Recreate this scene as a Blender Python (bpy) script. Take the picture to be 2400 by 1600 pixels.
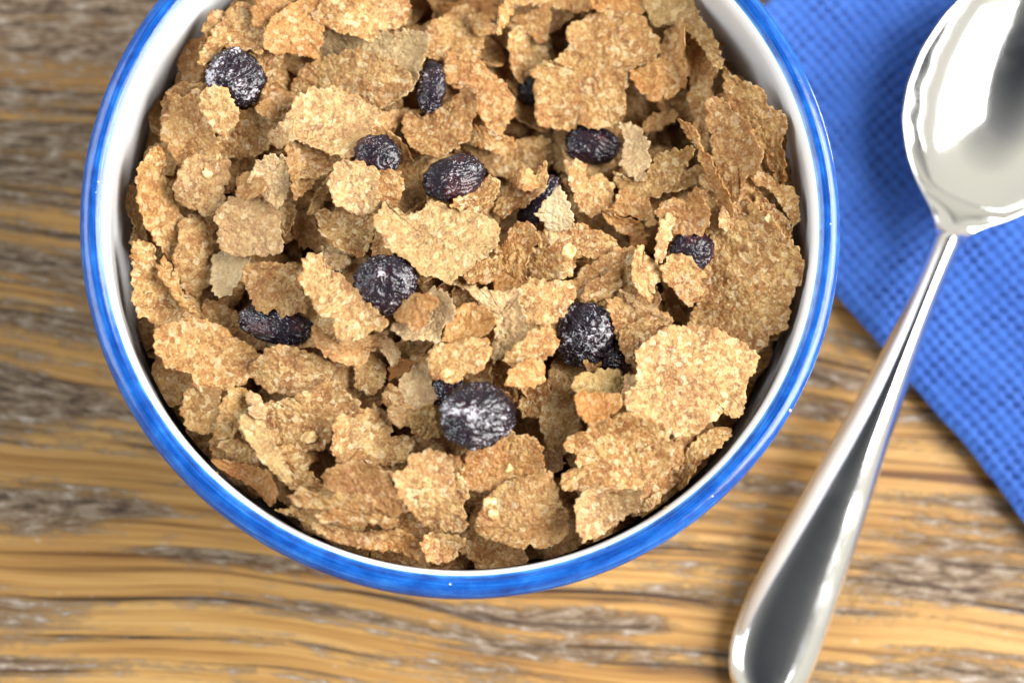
import bpy, math, random
import numpy as np

for o in list(bpy.data.objects):
    bpy.data.objects.remove(o, do_unlink=True)
scene = bpy.context.scene
C = scene.collection
rad = math.radians

# ------------------------------------------------------------------ camera
# the rim of the bowl is a circle of radius 75 mm, 62 mm above the table; the
# camera was solved from that circle's outline in the photograph (2400 x 1600)
RIM_Z = 0.062
CAM = np.array([0.0153, -0.1092, RIM_Z + 0.4631])
TILT, ROLL, FPX = 0.1858, 0.2412, 2400 * 85 / 36
_r = np.array([1, 0, 0.0]); _u = np.array([0, math.cos(TILT), math.sin(TILT)])
FWD = np.array([0, math.sin(TILT), -math.cos(TILT)])
RIGHT = math.cos(ROLL) * _r + math.sin(ROLL) * _u
UP = -math.sin(ROLL) * _r + math.cos(ROLL) * _u


def rays(px):
    px = np.asarray(px, float)
    return FWD + ((px[:, :1] - 1200) / FPX) * RIGHT - ((px[:, 1:] - 800) / FPX) * UP


def on_z(px, z):
    d = rays(px)
    return CAM + d * ((np.asarray(z) - CAM[2]) / d[:, 2])[:, None]


def on_plane(px, p0, n):
    d = rays(px)
    return CAM + d * (((p0 - CAM) @ n) / (d @ n))[:, None]


cam = bpy.data.cameras.new('camera')
cam.lens, cam.sensor_width, cam.clip_start, cam.clip_end = 85, 36, 0.01, 20
cam_ob = bpy.data.objects.new('camera', cam)
C.objects.link(cam_ob)
from mathutils import Matrix, Vector
cam_ob.matrix_world = Matrix(((RIGHT[0], UP[0], -FWD[0], CAM[0]), (RIGHT[1], UP[1], -FWD[1], CAM[1]),
                              (RIGHT[2], UP[2], -FWD[2], CAM[2]), (0, 0, 0, 1)))
scene.camera = cam_ob
cam.dof.use_dof = True
_f = on_z([(1120, 850)], RIM_Z - 0.009)[0]
cam.dof.focus_distance = float((_f - CAM) @ FWD)
cam.dof.aperture_fstop = 7.6

# ------------------------------------------------------------------ light
world = bpy.data.worlds.new('World')
scene.world = world
world.use_nodes = True
wn = world.node_tree
wn.nodes.clear()
w_out = wn.nodes.new('ShaderNodeOutputWorld')
w_bg = wn.nodes.new('ShaderNodeBackground')
w_tc = wn.nodes.new('ShaderNodeTexCoord')
w_sep = wn.nodes.new('ShaderNodeSeparateXYZ')
w_ramp = wn.nodes.new('ShaderNodeValToRGB')      # pale walls below, dark overhead added for the photographer mirrored in the spoon
e = w_ramp.color_ramp.elements
e[0].position, e[0].color = 0.0, (0.90, 0.87, 0.77, 1)
e[1].position, e[1].color = 1.0, (0.045, 0.05, 0.06, 1)
k = e.new(0.62); k.color = (1.0, 0.96, 0.82, 1)
k = e.new(0.86); k.color = (0.30, 0.30, 0.29, 1)
wn.links.new(w_tc.outputs['Generated'], w_sep.inputs[0])
wn.links.new(w_sep.outputs['Z'], w_ramp.inputs[0])
wn.links.new(w_ramp.outputs[0], w_bg.inputs[0])
w_bg.inputs[1].default_value = 0.8
wn.links.new(w_bg.outputs[0], w_out.inputs[0])


def img_dir(deg):
    """world direction (horizontal) of an angle in the picture, 0 = right, 90 = up"""
    a = rad(deg) + ROLL
    return np.array([math.cos(a), math.sin(a), 0.0])


def area(name, deg, elev, dist, sx, sy, power, col):
    l = bpy.data.lights.new(name, 'AREA')
    l.shape, l.size, l.size_y, l.energy, l.color = 'RECTANGLE', sx, sy, power, col
    o = bpy.data.objects.new(name, l)
    C.objects.link(o)
    p = img_dir(deg) * math.cos(rad(elev)) * dist + np.array([0, 0, math.sin(rad(elev)) * dist])
    o.location = p
    o.rotation_euler = Vector(-p).to_track_quat('-Z', 'Y').to_euler()
    return o


area('window_light', 2, 42, 1.05, 0.9, 0.75, 32.5, (1.0, 0.98, 0.955))
area('second_window_light', 168, 36, 1.3, 1.0, 0.8, 14, (0.86, 0.93, 1.0))
scene.view_settings.view_transform = 'Standard'
scene.view_settings.look = 'None'
scene.view_settings.exposure = 0.12
scene.view_settings.gamma = 1.0
scene.cycles.use_denoising = True
scene.cycles.max_bounces = 8


# ------------------------------------------------------------------ noise and mesh helpers
_rs = np.random.RandomState(7)
_perm = np.concatenate([_rs.permutation(512)] * 3)
_ga = _rs.rand(512) * 2 * np.pi
_gx, _gy = np.cos(_ga), np.sin(_ga)


def pn(x, y, seed=0):
    """2-D gradient noise, about -1..1"""
    x = np.asarray(x, float) + seed * 17.31
    y = np.asarray(y, float) - seed * 9.77
    xi, yi = np.floor(x).astype(int), np.floor(y).astype(int)
    xf, yf = x - xi, y - yi
    u, v = xf * xf * xf * (xf * (xf * 6 - 15) + 10), yf * yf * yf * (yf * (yf * 6 - 15) + 10)

    def g(a, b):
        h = _perm[_perm[(xi + a) & 511] + ((yi + b) & 511)]
        return _gx[h] * (xf - a) + _gy[h] * (yf - b)
    a = g(0, 0) + u * (g(1, 0) - g(0, 0))
    b = g(0, 1) + u * (g(1, 1) - g(0, 1))
    return (a + v * (b - a)) * 1.5


def mesh_from(name, verts, quads, mat, smooth=True, uv=None):
    me = bpy.data.meshes.new(name)
    nv, nf = len(verts), len(quads)
    me.vertices.add(nv)
    me.vertices.foreach_set('co', np.asarray(verts, np.float32).ravel())
    me.loops.add(nf * 4)
    me.loops.foreach_set('vertex_index', np.asarray(quads, np.int32).ravel())
    me.polygons.add(nf)
    me.polygons.foreach_set('loop_start', np.arange(0, nf * 4, 4, dtype=np.int32))
    me.polygons.foreach_set('loop_total', np.full(nf, 4, np.int32))
    me.polygons.foreach_set('use_smooth', np.full(nf, smooth, bool))
    if uv is not None:
        l = me.uv_layers.new(name='uv')
        l.data.foreach_set('uv', np.asarray(uv, np.float32)[np.asarray(quads).ravel()].ravel())
    me.update(calc_edges=True)
    me.validate()
    if mat:
        me.materials.append(mat)
    return me


def obj(name, data, parent=None, label=None, cat=None, group=None, kind=None):
    o = bpy.data.objects.new(name, data)
    C.objects.link(o)
    if parent:
        o.parent = parent
    for k_, v_ in (('label', label), ('category', cat), ('group', group), ('kind', kind)):
        if v_:
            o[k_] = v_
    return o


def ring_quads(n, m):
    """n+1 rings of m points, closed round"""
    i = np.arange(n)[:, None] * m
    j = np.arange(m)[None, :]
    j2 = (j + 1) % m
    return np.stack([i + j, i + j2, i + m + j2, i + m + j], -1).reshape(-1, 4)


def grid_quads(nx, ny):
    i = np.arange(ny - 1)[:, None] * nx
    j = np.arange(nx - 1)[None, :]
    return np.stack([i + j, i + j + 1, i + nx + j + 1, i + nx + j], -1).reshape(-1, 4)


# ------------------------------------------------------------------ materials
class NT:
    def __init__(self, name):
        self.m = bpy.data.materials.new(name)
        self.m.use_nodes = True
        self.t = self.m.node_tree
        self.t.nodes.clear()
        self.out = self.t.nodes.new('ShaderNodeOutputMaterial')
        self.bsdf = self.t.nodes.new('ShaderNodeBsdfPrincipled')
        self.link(self.bsdf.outputs[0], self.out.inputs[0])

    def link(self, a, b):
        self.t.links.new(a, b)

    def put(self, sock, v):
        if hasattr(v, 'links') or isinstance(v, bpy.types.NodeSocket):
            self.link(v, sock)
        else:
            sock.default_value = v

    def n(self, typ, **kw):
        nd = self.t.nodes.new(typ)
        for a, b in kw.items():
            setattr(nd, a, b)
        return nd

    def math(self, op, a, b=0.5, c=None, clamp=False):
        nd = self.n('ShaderNodeMath', operation=op, use_clamp=clamp)
        self.put(nd.inputs[0], a); self.put(nd.inputs[1], b)
        if c is not None:
            self.put(nd.inputs[2], c)
        return nd.outputs[0]

    def noise(self, vec, scale, detail=3, rough=0.55, dist=0.0):
        nd = self.n('ShaderNodeTexNoise')
        self.put(nd.inputs['Vector'], vec)
        nd.inputs['Scale'].default_value = scale
        nd.inputs['Detail'].default_value = detail
        nd.inputs['Roughness'].default_value = rough
        nd.inputs['Distortion'].default_value = dist
        return nd.outputs[0]

    def voro(self, vec, scale, feature='F1'):
        nd = self.n('ShaderNodeTexVoronoi', feature=feature)
        self.put(nd.inputs['Vector'], vec)
        nd.inputs['Scale'].default_value = scale
        return nd.outputs['Distance']

    def ramp(self, fac, stops, interp='LINEAR'):
        nd = self.n('ShaderNodeValToRGB')
        nd.color_ramp.interpolation = interp
        el = nd.color_ramp.elements
        while len(el) < len(stops):
            el.new(0.5)
        for q, (p, c) in zip(el, stops):
            q.position = p
            q.color = c if len(c) == 4 else (*c, 1)
        self.put(nd.inputs[0], fac)
        return nd.outputs[0]

    def mix(self, fac, a, b, mode='MIX'):
        nd = self.n('ShaderNodeMix', data_type='RGBA', blend_type=mode)
        self.put(nd.inputs[0], fac)
        for s, v in ((nd.inputs[6], a), (nd.inputs[7], b)):
            self.put(s, v if not isinstance(v, tuple) or len(v) == 4 else (*v, 1))
        return nd.outputs[2]

    def sstep(self, x, lo, hi):
        nd = self.n('ShaderNodeMapRange', interpolation_type='SMOOTHSTEP')
        self.put(nd.inputs[0], x)
        nd.inputs[1].default_value, nd.inputs[2].default_value = lo, hi
        return nd.outputs[0]

    def bump(self, h, dist, strength=1.0, normal=None):
        nd = self.n('ShaderNodeBump')
        nd.inputs['Strength'].default_value = strength
        nd.inputs['Distance'].default_value = dist
        self.link(h, nd.inputs['Height'])
        if normal:
            self.link(normal, nd.inputs['Normal'])
        return nd.outputs[0]

    def set(self, **kw):
        for k_, v_ in kw.items():
            s = self.bsdf.inputs[k_.replace('_', ' ')]
            self.put(s, (*v_, 1) if isinstance(v_, tuple) and len(v_) == 3 and s.type == 'RGBA' else v_)
        return self.m

    def coords(self):
        """object coordinates shifted by the object's own random number"""
        tc = self.n('ShaderNodeTexCoord')
        oi = self.n('ShaderNodeObjectInfo')
        v = self.n('ShaderNodeVectorMath', operation='MULTIPLY_ADD')
        v.inputs[0].default_value = (1.7, -2.3, 3.1)
        cb = self.n('ShaderNodeCombineXYZ')
        for i in range(3):
            self.link(oi.outputs['Random'], cb.inputs[i])
        self.link(cb.outputs[0], v.inputs[1])
        self.link(tc.outputs['Object'], v.inputs[2])
        return v.outputs[0]

    def prop(self, name):
        nd = self.n('ShaderNodeAttribute', attribute_type='OBJECT', attribute_name=name)
        return nd.outputs['Fac']


def flake_material():
    t = NT('toasted_bran')
    v = t.coords()
    # the coordinates are bent a little so that the grains are not round
    wv = t.n('ShaderNodeTexNoise'); t.link(v, wv.inputs['Vector']); wv.inputs['Scale'].default_value = 700
    dv = t.n('ShaderNodeVectorMath', operation='MULTIPLY_ADD')
    t.link(wv.outputs['Color'], dv.inputs[0]); dv.inputs[1].default_value = (0.0010, 0.0010, 0.0010); t.link(v, dv.inputs[2])
    v2 = dv.outputs[0]
    big = t.noise(v, 150, 3, 0.6)
    mid = t.noise(v, 760, 4, 0.65, 0.4)
    fine = t.noise(v, 1900, 3, 0.65)
    vo = t.n('ShaderNodeTexVoronoi'); t.link(v2, vo.inputs['Vector']); vo.inputs['Scale'].default_value = 950
    cellr = t.n('ShaderNodeSeparateColor'); t.link(vo.outputs['Color'], cellr.inputs[0])
    tone = t.prop('tone')
    warm = t.prop('warm')
    base = t.ramp(big, [(0.34, (0.25, 0.100, 0.025)), (0.45, (0.42, 0.215, 0.060)), (0.56, (0.53, 0.318, 0.102)), (0.70, (0.65, 0.450, 0.175))])
    c = t.mix(t.math('MULTIPLY', t.sstep(mid, 0.49, 0.62), 0.68), base, (0.26, 0.088, 0.020))
    c = t.mix(t.math('MULTIPLY', t.sstep(mid, 0.47, 0.36), 0.45), c, (0.72, 0.52, 0.23))
    # grains of bran: each a shade of its own
    grain = t.ramp(cellr.outputs[0], [(0.0, (0.15, 0.050, 0.014)), (0.25, (0.31, 0.125, 0.036)), (0.55, (0.48, 0.258, 0.083)), (0.80, (0.70, 0.475, 0.205)), (1.0, (0.93, 0.78, 0.50))])
    c = t.mix(0.46, c, grain)
    c = t.mix(t.math('MULTIPLY', t.sstep(fine, 0.55, 0.68), 0.55), c, (0.19, 0.085, 0.030))
    c = t.mix(t.math('MULTIPLY', t.sstep(fine, 0.45, 0.34), 0.50), c, (0.84, 0.68, 0.40))
    speck = t.sstep(t.noise(v, 2600, 2, 0.5), 0.66, 0.72)
    c = t.mix(t.math('MULTIPLY', speck, 0.7), c, (0.10, 0.050, 0.025))
    # each flake is toasted a little differently
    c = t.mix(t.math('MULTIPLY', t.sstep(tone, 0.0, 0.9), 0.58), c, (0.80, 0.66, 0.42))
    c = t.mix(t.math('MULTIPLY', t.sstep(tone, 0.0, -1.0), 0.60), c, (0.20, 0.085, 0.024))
    c = t.mix(t.math('MULTIPLY', t.sstep(warm, 0.0, 1.0), 0.42), c, (0.58, 0.22, 0.040))
    c = t.mix(t.math('MULTIPLY', t.sstep(warm, 0.0, -1.0), 0.38), c, (0.36, 0.29, 0.09))
    hgt = t.math('ADD', t.math('MULTIPLY', t.voro(v2, 1250), -0.9), t.math('MULTIPLY', cellr.outputs[1], 0.45))
    b1 = t.bump(t.math('ADD', hgt, t.math('MULTIPLY', mid, 1.4)), 0.00040, 0.85)
    b2 = t.bump(fine, 0.00026, 0.8, b1)
    b3 = t.bump(t.noise(v, 4200, 2, 0.6), 0.00010, 0.7, b2)
    t.set(Base_Color=c, Roughness=0.48, Specular_IOR_Level=0.35, Normal=b3)
    # thin toasted sheets let a little orange light through
    tr = t.n('ShaderNodeBsdfTranslucent')
    tr.inputs[0].default_value = (0.66, 0.28, 0.055, 1)
    mx = t.n('ShaderNodeMixShader')
    mx.inputs[0].default_value = 0.18
    t.link(t.bsdf.outputs[0], mx.inputs[1]); t.link(tr.outputs[0], mx.inputs[2]); t.link(mx.outputs[0], t.out.inputs[0])
    return t.m


def chip_material():
    t = NT('pale_bran_chip')
    v = t.coords()
    c = t.ramp(t.noise(v, 700, 3), [(0.38, (0.42, 0.22, 0.07)), (0.5, (0.60, 0.40, 0.16)), (0.62, (0.74, 0.56, 0.30))])
    return t.set(Base_Color=c, Roughness=0.5, Normal=t.bump(t.noise(v, 1500, 2), 0.0002, 0.6))


def raisin_material():
    t = NT('raisin_skin')
    v = t.coords()
    mp = t.n('ShaderNodeMapping'); t.link(v, mp.inputs[0]); mp.inputs['Scale'].default_value = (0.75, 1.0, 1.0)
    bloom = t.prop('bloom')
    n1 = t.noise(v, 230, 3, 0.6)
    n2 = t.noise(v, 1500, 4, 0.7)
    wr = t.noise(mp.outputs[0], 480, 2, 0.5, 1.2)
    skin = t.ramp(n1, [(0.32, (0.006, 0.0045, 0.010)), (0.54, (0.015, 0.007, 0.012)), (0.72, (0.062, 0.014, 0.015))])
    a = t.math('ADD', t.math('MULTIPLY', n2, 0.75), t.math('MULTIPLY', n1, 0.95))
    a = t.math('ADD', a, t.math('MULTIPLY', bloom, 0.13))
    dust = t.sstep(a, 1.045, 1.14)
    dust2 = t.math('MULTIPLY', t.sstep(t.noise(v, 2400, 2, 0.6), 0.60, 0.65), t.sstep(t.noise(v, 170, 2), 0.42, 0.62))
    dust = t.math('MAXIMUM', dust, t.math('MULTIPLY', dust2, 0.8))
    c = t.mix(t.math('MULTIPLY', dust, 0.75), skin, (0.60, 0.61, 0.67))
    r = t.math('ADD', 0.22, t.math('MULTIPLY', dust, 0.55))
    return t.set(Base_Color=c, Roughness=r, Specular_IOR_Level=0.42,
                 Normal=t.bump(t.math('ADD', wr, t.math('MULTIPLY', n2, 0.10)), 0.00055, 0.7))


def white_glaze():
    t = NT('white_glaze')
    tc = t.n('ShaderNodeTexCoord')
    c = t.ramp(t.noise(tc.outputs['Object'], 14, 3), [(0.35, (0.80, 0.81, 0.83)), (0.65, (0.86, 0.86, 0.87))])
    h = t.noise(tc.outputs['Object'], 35, 2)
    return t.set(Base_Color=c, Roughness=0.12, Coat_Weight=0.5, Coat_Roughness=0.04, Normal=t.bump(h, 0.0012, 0.25))


def blue_glaze():
    t = NT('blue_painted_glaze')
    tc = t.n('ShaderNodeTexCoord')
    mp = t.n('ShaderNodeMapping')
    t.link(tc.outputs['UV'], mp.inputs[0])
    mp.inputs['Scale'].default_value = (9, 22, 1)
    streak = t.noise(mp.outputs[0], 1.0, 5, 0.6, 0.3)
    mp2 = t.n('ShaderNodeMapping')
    t.link(tc.outputs['UV'], mp2.inputs[0])
    mp2.inputs['Scale'].default_value = (40, 3, 1)
    patch = t.noise(mp2.outputs[0], 1.0, 4, 0.6)
    c = t.ramp(t.math('ADD', t.math('MULTIPLY', streak, 0.55), t.math('MULTIPLY', patch, 0.45)),
               [(0.36, (0.003, 0.024, 0.14)), (0.46, (0.005, 0.054, 0.27)), (0.55, (0.009, 0.092, 0.38)), (0.68, (0.035, 0.19, 0.52))])
    sep = t.n('ShaderNodeSeparateXYZ')
    t.link(tc.outputs['UV'], sep.inputs[0])
    wob = t.math('ADD', sep.outputs[1], t.math('MULTIPLY', t.math('SUBTRACT', patch, 0.5), 0.10))
    # the paint thins out to a paler line along its inner and outer brush edges
    thin = t.math('ADD', t.sstep(wob, 0.935, 1.0), t.math('SUBTRACT', 1.0, t.sstep(wob, 0.0, 0.10)), clamp=True)
    c = t.mix(t.math('MULTIPLY', thin, 0.65), c, (0.10, 0.38, 0.72))
    pin = t.sstep(t.voro(tc.outputs['Object'], 420), 0.045, 0.02)
    keep = t.sstep(t.noise(tc.outputs['Object'], 160, 1), 0.57, 0.62)
    c = t.mix(t.math('MULTIPLY', pin, keep), c, (0.8, 0.86, 0.92))
    h = t.math('ADD', t.noise(tc.outputs['Object'], 60, 3), t.math('MULTIPLY', streak, 0.25))
    return t.set(Base_Color=c, Roughness=0.13, Specular_IOR_Level=0.45, Coat_Weight=0.1, Coat_Roughness=0.05, Normal=t.bump(h, 0.0010, 0.30))


def steel():
    t = NT('polished_steel')
    v = t.n('ShaderNodeTexCoord').outputs['Object']
    h = t.noise(v, 40, 2)
    sm = t.sstep(t.noise(v, 55, 4, 0.6), 0.5, 0.7)
    r = t.math('ADD', t.math('ADD', 0.06, t.math('MULTIPLY', t.noise(v, 900, 3), 0.06)), t.math('MULTIPLY', sm, 0.09))
    return t.set(Base_Color=(0.86, 0.86, 0.85), Metallic=1.0, Roughness=r, Normal=t.bump(h, 0.0004, 0.06))


def cloth():
    t = NT('blue_woven_cotton')
    v = t.n('ShaderNodeTexCoord').outputs['Object']
    n = t.noise(v, 60, 3)
    f = t.noise(v, 1800, 3, 0.7)
    c = t.ramp(t.math('ADD', t.math('MULTIPLY', n, 0.5), t.math('MULTIPLY', f, 0.5)),
               [(0.3, (0.014, 0.058, 0.27)), (0.7, (0.046, 0.135, 0.47))])
    return t.set(Base_Color=c, Roughness=0.95, Specular_IOR_Level=0.1, Sheen_Weight=0.25, Sheen_Roughness=0.5,
                 Normal=t.bump(f, 0.0005, 0.8))


g0, g1 = on_z([(0, 1190), (800, 1275)], 0.0)
GRAIN = math.atan2(g1[1] - g0[1], g1[0] - g0[0])


def wood():
    t = NT('weathered_oak')
    tc = t.n('ShaderNodeTexCoord')
    sep = t.n('ShaderNodeSeparateXYZ')
    t.link(tc.outputs['Object'], sep.inputs[0])
    x, y = sep.outputs[0], sep.outputs[1]          # x runs with the grain

    def vec(sx, sy, yy, o=0.0):
        cb = t.n('ShaderNodeCombineXYZ')
        t.link(t.math('MULTIPLY', x, sx), cb.inputs[0])
        t.link(t.math('MULTIPLY', yy, sy), cb.inputs[1])
        cb.inputs[2].default_value = o
        return cb.outputs[0]
    warp = t.noise(vec(7, 14, y), 1.0, 2, 0.5)
    yy = t.math('ADD', y, t.math('MULTIPLY', t.math('SUBTRACT', warp, 0.5), 0.020))
    patch = t.noise(vec(11, 30, yy, 3.0), 1.0, 3, 0.6, 0.4)   # where the finish has worn away
    ring = t.noise(vec(4, 150, yy, 7.0), 1.0, 3, 0.6)         # early and late wood
    fine = t.noise(vec(11, 520, yy, 1.0), 1.0, 3, 0.6)        # fine grain lines
    pit = t.noise(vec(170, 620, yy, 5.0), 1.0, 4, 0.7)        # open pores, some filled white
    gold = t.ramp(t.math('ADD', t.math('MULTIPLY', fine, 0.6), t.math('MULTIPLY', ring, 0.4)),
                  [(0.36, (0.10, 0.042, 0.013)), (0.44, (0.28, 0.145, 0.043)), (0.54, (0.40, 0.232, 0.076)), (0.68, (0.48, 0.310, 0.130))])
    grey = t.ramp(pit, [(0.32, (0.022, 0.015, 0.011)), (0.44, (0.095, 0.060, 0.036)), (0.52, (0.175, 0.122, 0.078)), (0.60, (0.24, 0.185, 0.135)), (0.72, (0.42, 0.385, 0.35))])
    far_ = t.sstep(t.math('ADD', y, t.math('MULTIPLY', x, -0.30)), -0.015, 0.085)    # greyer wood along one side, with the bowl's shadow painted in
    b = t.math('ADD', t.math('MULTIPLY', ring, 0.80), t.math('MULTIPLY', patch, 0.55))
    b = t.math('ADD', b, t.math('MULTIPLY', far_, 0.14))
    cg, sg = math.cos(GRAIN), math.sin(GRAIN)
    for (kx, ky), rx_, ry_, amt in (((150, 1175), 0.022, 0.0055, 0.30), ((2290, 1235), 0.020, 0.010, 0.20), ((2180, 1360), 0.014, 0.006, 0.16), ((1330, 1440), 0.026, 0.0035, 0.24), ((80, 930), 0.020, 0.004, 0.22), ((560, 1330), 0.03, 0.0025, 0.24)):
        kp = on_z([(kx, ky)], 0.0)[0]
        lx, ly = kp[0] * cg + kp[1] * sg, -kp[0] * sg + kp[1] * cg
        du = t.math('DIVIDE', t.math('SUBTRACT', x, lx), rx_)
        dv_ = t.math('DIVIDE', t.math('SUBTRACT', yy, ly), ry_)
        dd = t.math('ADD', t.math('MULTIPLY', du, du), t.math('MULTIPLY', dv_, dv_))
        b = t.math('ADD', b, t.math('MULTIPLY', t.sstep(dd, 1.6, 0.1), amt * 0.7))
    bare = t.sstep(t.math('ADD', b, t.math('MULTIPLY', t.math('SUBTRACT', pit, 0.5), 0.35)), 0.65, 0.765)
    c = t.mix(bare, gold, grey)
    line = t.math('MULTIPLY', t.sstep(fine, 0.455, 0.37), t.sstep(ring, 0.42, 0.56))
    c = t.mix(t.math('MULTIPLY', line, 0.92), c, (0.026, 0.013, 0.008))
    fleck = t.math('MULTIPLY', t.sstep(t.noise(vec(150, 420, yy, 9.0), 1.0, 3, 0.6), 0.65, 0.74), 0.30)
    c = t.mix(fleck, c, (0.55, 0.50, 0.44))
    h = t.math('ADD', t.math('MULTIPLY', bare, -0.6), t.math('MULTIPLY', fine, 0.5))
    return t.set(Base_Color=c, Roughness=t.math('ADD', 0.40, t.math('MULTIPLY', bare, 0.35)), Specular_IOR_Level=0.35,
                 Normal=t.bump(h, 0.0012, 0.7))


M_FLAKE, M_CHIP, M_RAISIN = flake_material(), chip_material(), raisin_material()
M_WHITE, M_BLUE, M_STEEL, M_CLOTH, M_WOOD = white_glaze(), blue_glaze(), steel(), cloth(), wood()

# ------------------------------------------------------------------ the table
nx, ny, sx, sy = 260, 420, 0.95, 0.75
gx_, gy_ = np.meshgrid(np.linspace(-sx / 2, sx / 2, nx), np.linspace(-sy / 2, sy / 2, ny))
gz = 0.00035 * pn(gx_ * 9, gy_ * 170 + 2 * pn(gx_ * 6, gy_ * 14, 3), 5) + 0.0004 * pn(gx_ * 5, gy_ * 12, 8) - 0.0009
top = np.stack([gx_, gy_, gz], -1).reshape(-1, 3)
bot = top.copy(); bot[:, 2] = -0.025
q = grid_quads(nx, ny)
edge = np.concatenate([np.arange(nx), np.arange(1, ny) * nx + nx - 1, (ny - 1) * nx + np.arange(nx - 2, -1, -1), np.arange(ny - 2, 0, -1) * nx])
e2 = np.roll(edge, -1)
skirt = np.stack([edge, edge + nx * ny, e2 + nx * ny, e2], -1)
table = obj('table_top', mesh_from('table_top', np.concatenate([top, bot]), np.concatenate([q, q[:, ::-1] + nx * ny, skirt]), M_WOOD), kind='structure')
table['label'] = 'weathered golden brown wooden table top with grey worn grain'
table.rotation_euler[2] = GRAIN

# ------------------------------------------------------------------ the bowl


def catmull(P, n):
    P = np.asarray(P, float)
    Q = np.concatenate([[2 * P[0] - P[1]], P, [2 * P[-1] - P[-2]]])
    out = []
    for i in range(len(P) - 1):
        a, b, c_, d = Q[i:i + 4]
        for t_ in np.linspace(0, 1, n, endpoint=False):
            out.append(0.5 * (2 * b + (c_ - a) * t_ + (2 * a - 5 * b + 4 * c_ - d) * t_ ** 2 + (3 * b - a - 3 * c_ + d) * t_ ** 3))
    out.append(P[-1])
    return np.array(out)


def lathe(name, prof, mat, m=288):
    prof = np.asarray(prof)
    a = np.linspace(0, 2 * np.pi, m, endpoint=False)
    s = np.concatenate([[0], np.cumsum(np.hypot(*np.diff(prof, axis=0).T))])
    s /= s[-1]
    wob = 1 + 0.0012 * pn(np.cos(a) * 1.3, np.sin(a) * 1.3, 4)     # thrown by hand, not perfectly round
    v = np.stack([prof[:, :1] * np.cos(a) * wob, prof[:, :1] * np.sin(a) * wob, np.repeat(prof[:, 1:], m, 1)], -1).reshape(-1, 3)
    uv = np.stack([np.repeat((np.minimum(a, 2 * np.pi - a) / np.pi)[None], len(prof), 0), np.repeat(s[:, None], m, 1)], -1).reshape(-1, 2)
    return mesh_from(name, v, ring_quads(len(prof) - 1, m), mat, uv=uv)


foot = [(0.0365, 0.0035), (0.0372, 0.0008), (0.0390, 0.0), (0.0408, 0.0008), (0.0416, 0.004)]
outer = [(0.0416, 0.004), (0.0440, 0.0068), (0.0560, 0.0130), (0.0655, 0.0240), (0.0705, 0.0370), (0.0728, 0.0480), (0.0740, 0.0555)]
band = [(0.0740, 0.0555), (0.0747, 0.0575), (0.07505, 0.0594), (0.0748, 0.0609), (0.0740, 0.0618), (0.0728, 0.0622), (0.0716, 0.06205), (0.0706, 0.0614)]
inner = [(0.0706, 0.0614), (0.0699, 0.0605), (0.0695, 0.0592), (0.06935, 0.0570), (0.0692, 0.0500), (0.0686, 0.0400), (0.0664, 0.0300),
         (0.0610, 0.0205), (0.0500, 0.0120), (0.0330, 0.0080), (0.0150, 0.0068), (0.0004, 0.0066)]
bowl = obj('cereal_bowl', None, label='round white ceramic bowl with blue painted rim, filled with bran flakes', cat='bowl')
obj('foot_ring', lathe('foot_ring', catmull(foot, 4), M_WHITE), bowl)
obj('outer_wall', lathe('outer_wall', catmull(outer, 8), M_WHITE), bowl)
obj('rim_band', lathe('rim_band', catmull(band, 6), M_BLUE), bowl)['label'] = 'glossy blue painted rim'
obj('inner_wall', lathe('inner_wall', catmull(inner, 8), M_WHITE), bowl)

for sp_x, sp_y, sp_r in ((1851, 961, 0.00042), (1945, 527, 0.00018), (1951, 605, 0.00014), (1669, 1163, 0.00022), (1055, 1369, 0.00024), (231, 428, 0.00018), (226, 453, 0.00014), (478, 1088, 0.0002)):
    pz = on_z([(sp_x, sp_y)], RIM_Z - 0.0006)[0]
    rr0 = math.hypot(pz[0], pz[1])
    bp = catmull(band, 6)
    pz[2] = float(np.interp(-rr0, -bp[10:, 0], bp[10:, 1])) if rr0 < 0.0749 else RIM_Z - 0.0022
    aa0, ph0 = np.linspace(0, 2 * np.pi, 12, endpoint=False), np.linspace(0.001, np.pi - 0.001, 8)
    vs = np.stack([np.sin(ph0)[:, None] * np.cos(aa0), np.sin(ph0)[:, None] * np.sin(aa0), 0.45 * np.cos(ph0)[:, None] * np.ones(12)], -1).reshape(-1, 3) * sp_r * 0.75
    obj('glaze_speck', mesh_from('glaze_speck', vs + pz, ring_quads(7, 12), M_WHITE), bowl)

# ------------------------------------------------------------------ the napkin
NAP_H = 0.0042
ea, eb = on_z([(1965, 700), (2396, 1208)], NAP_H * 0.6)
ed = (eb - ea)[:2] / np.linalg.norm((eb - ea)[:2])
pd = np.array([-ed[1], ed[0]])
if pd @ RIGHT[:2] < 0:
    pd = -pd
corner = ea[:2] - ed * 0.062
NL, NW, ps = 0.225, 0.15, 0.00055


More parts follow.
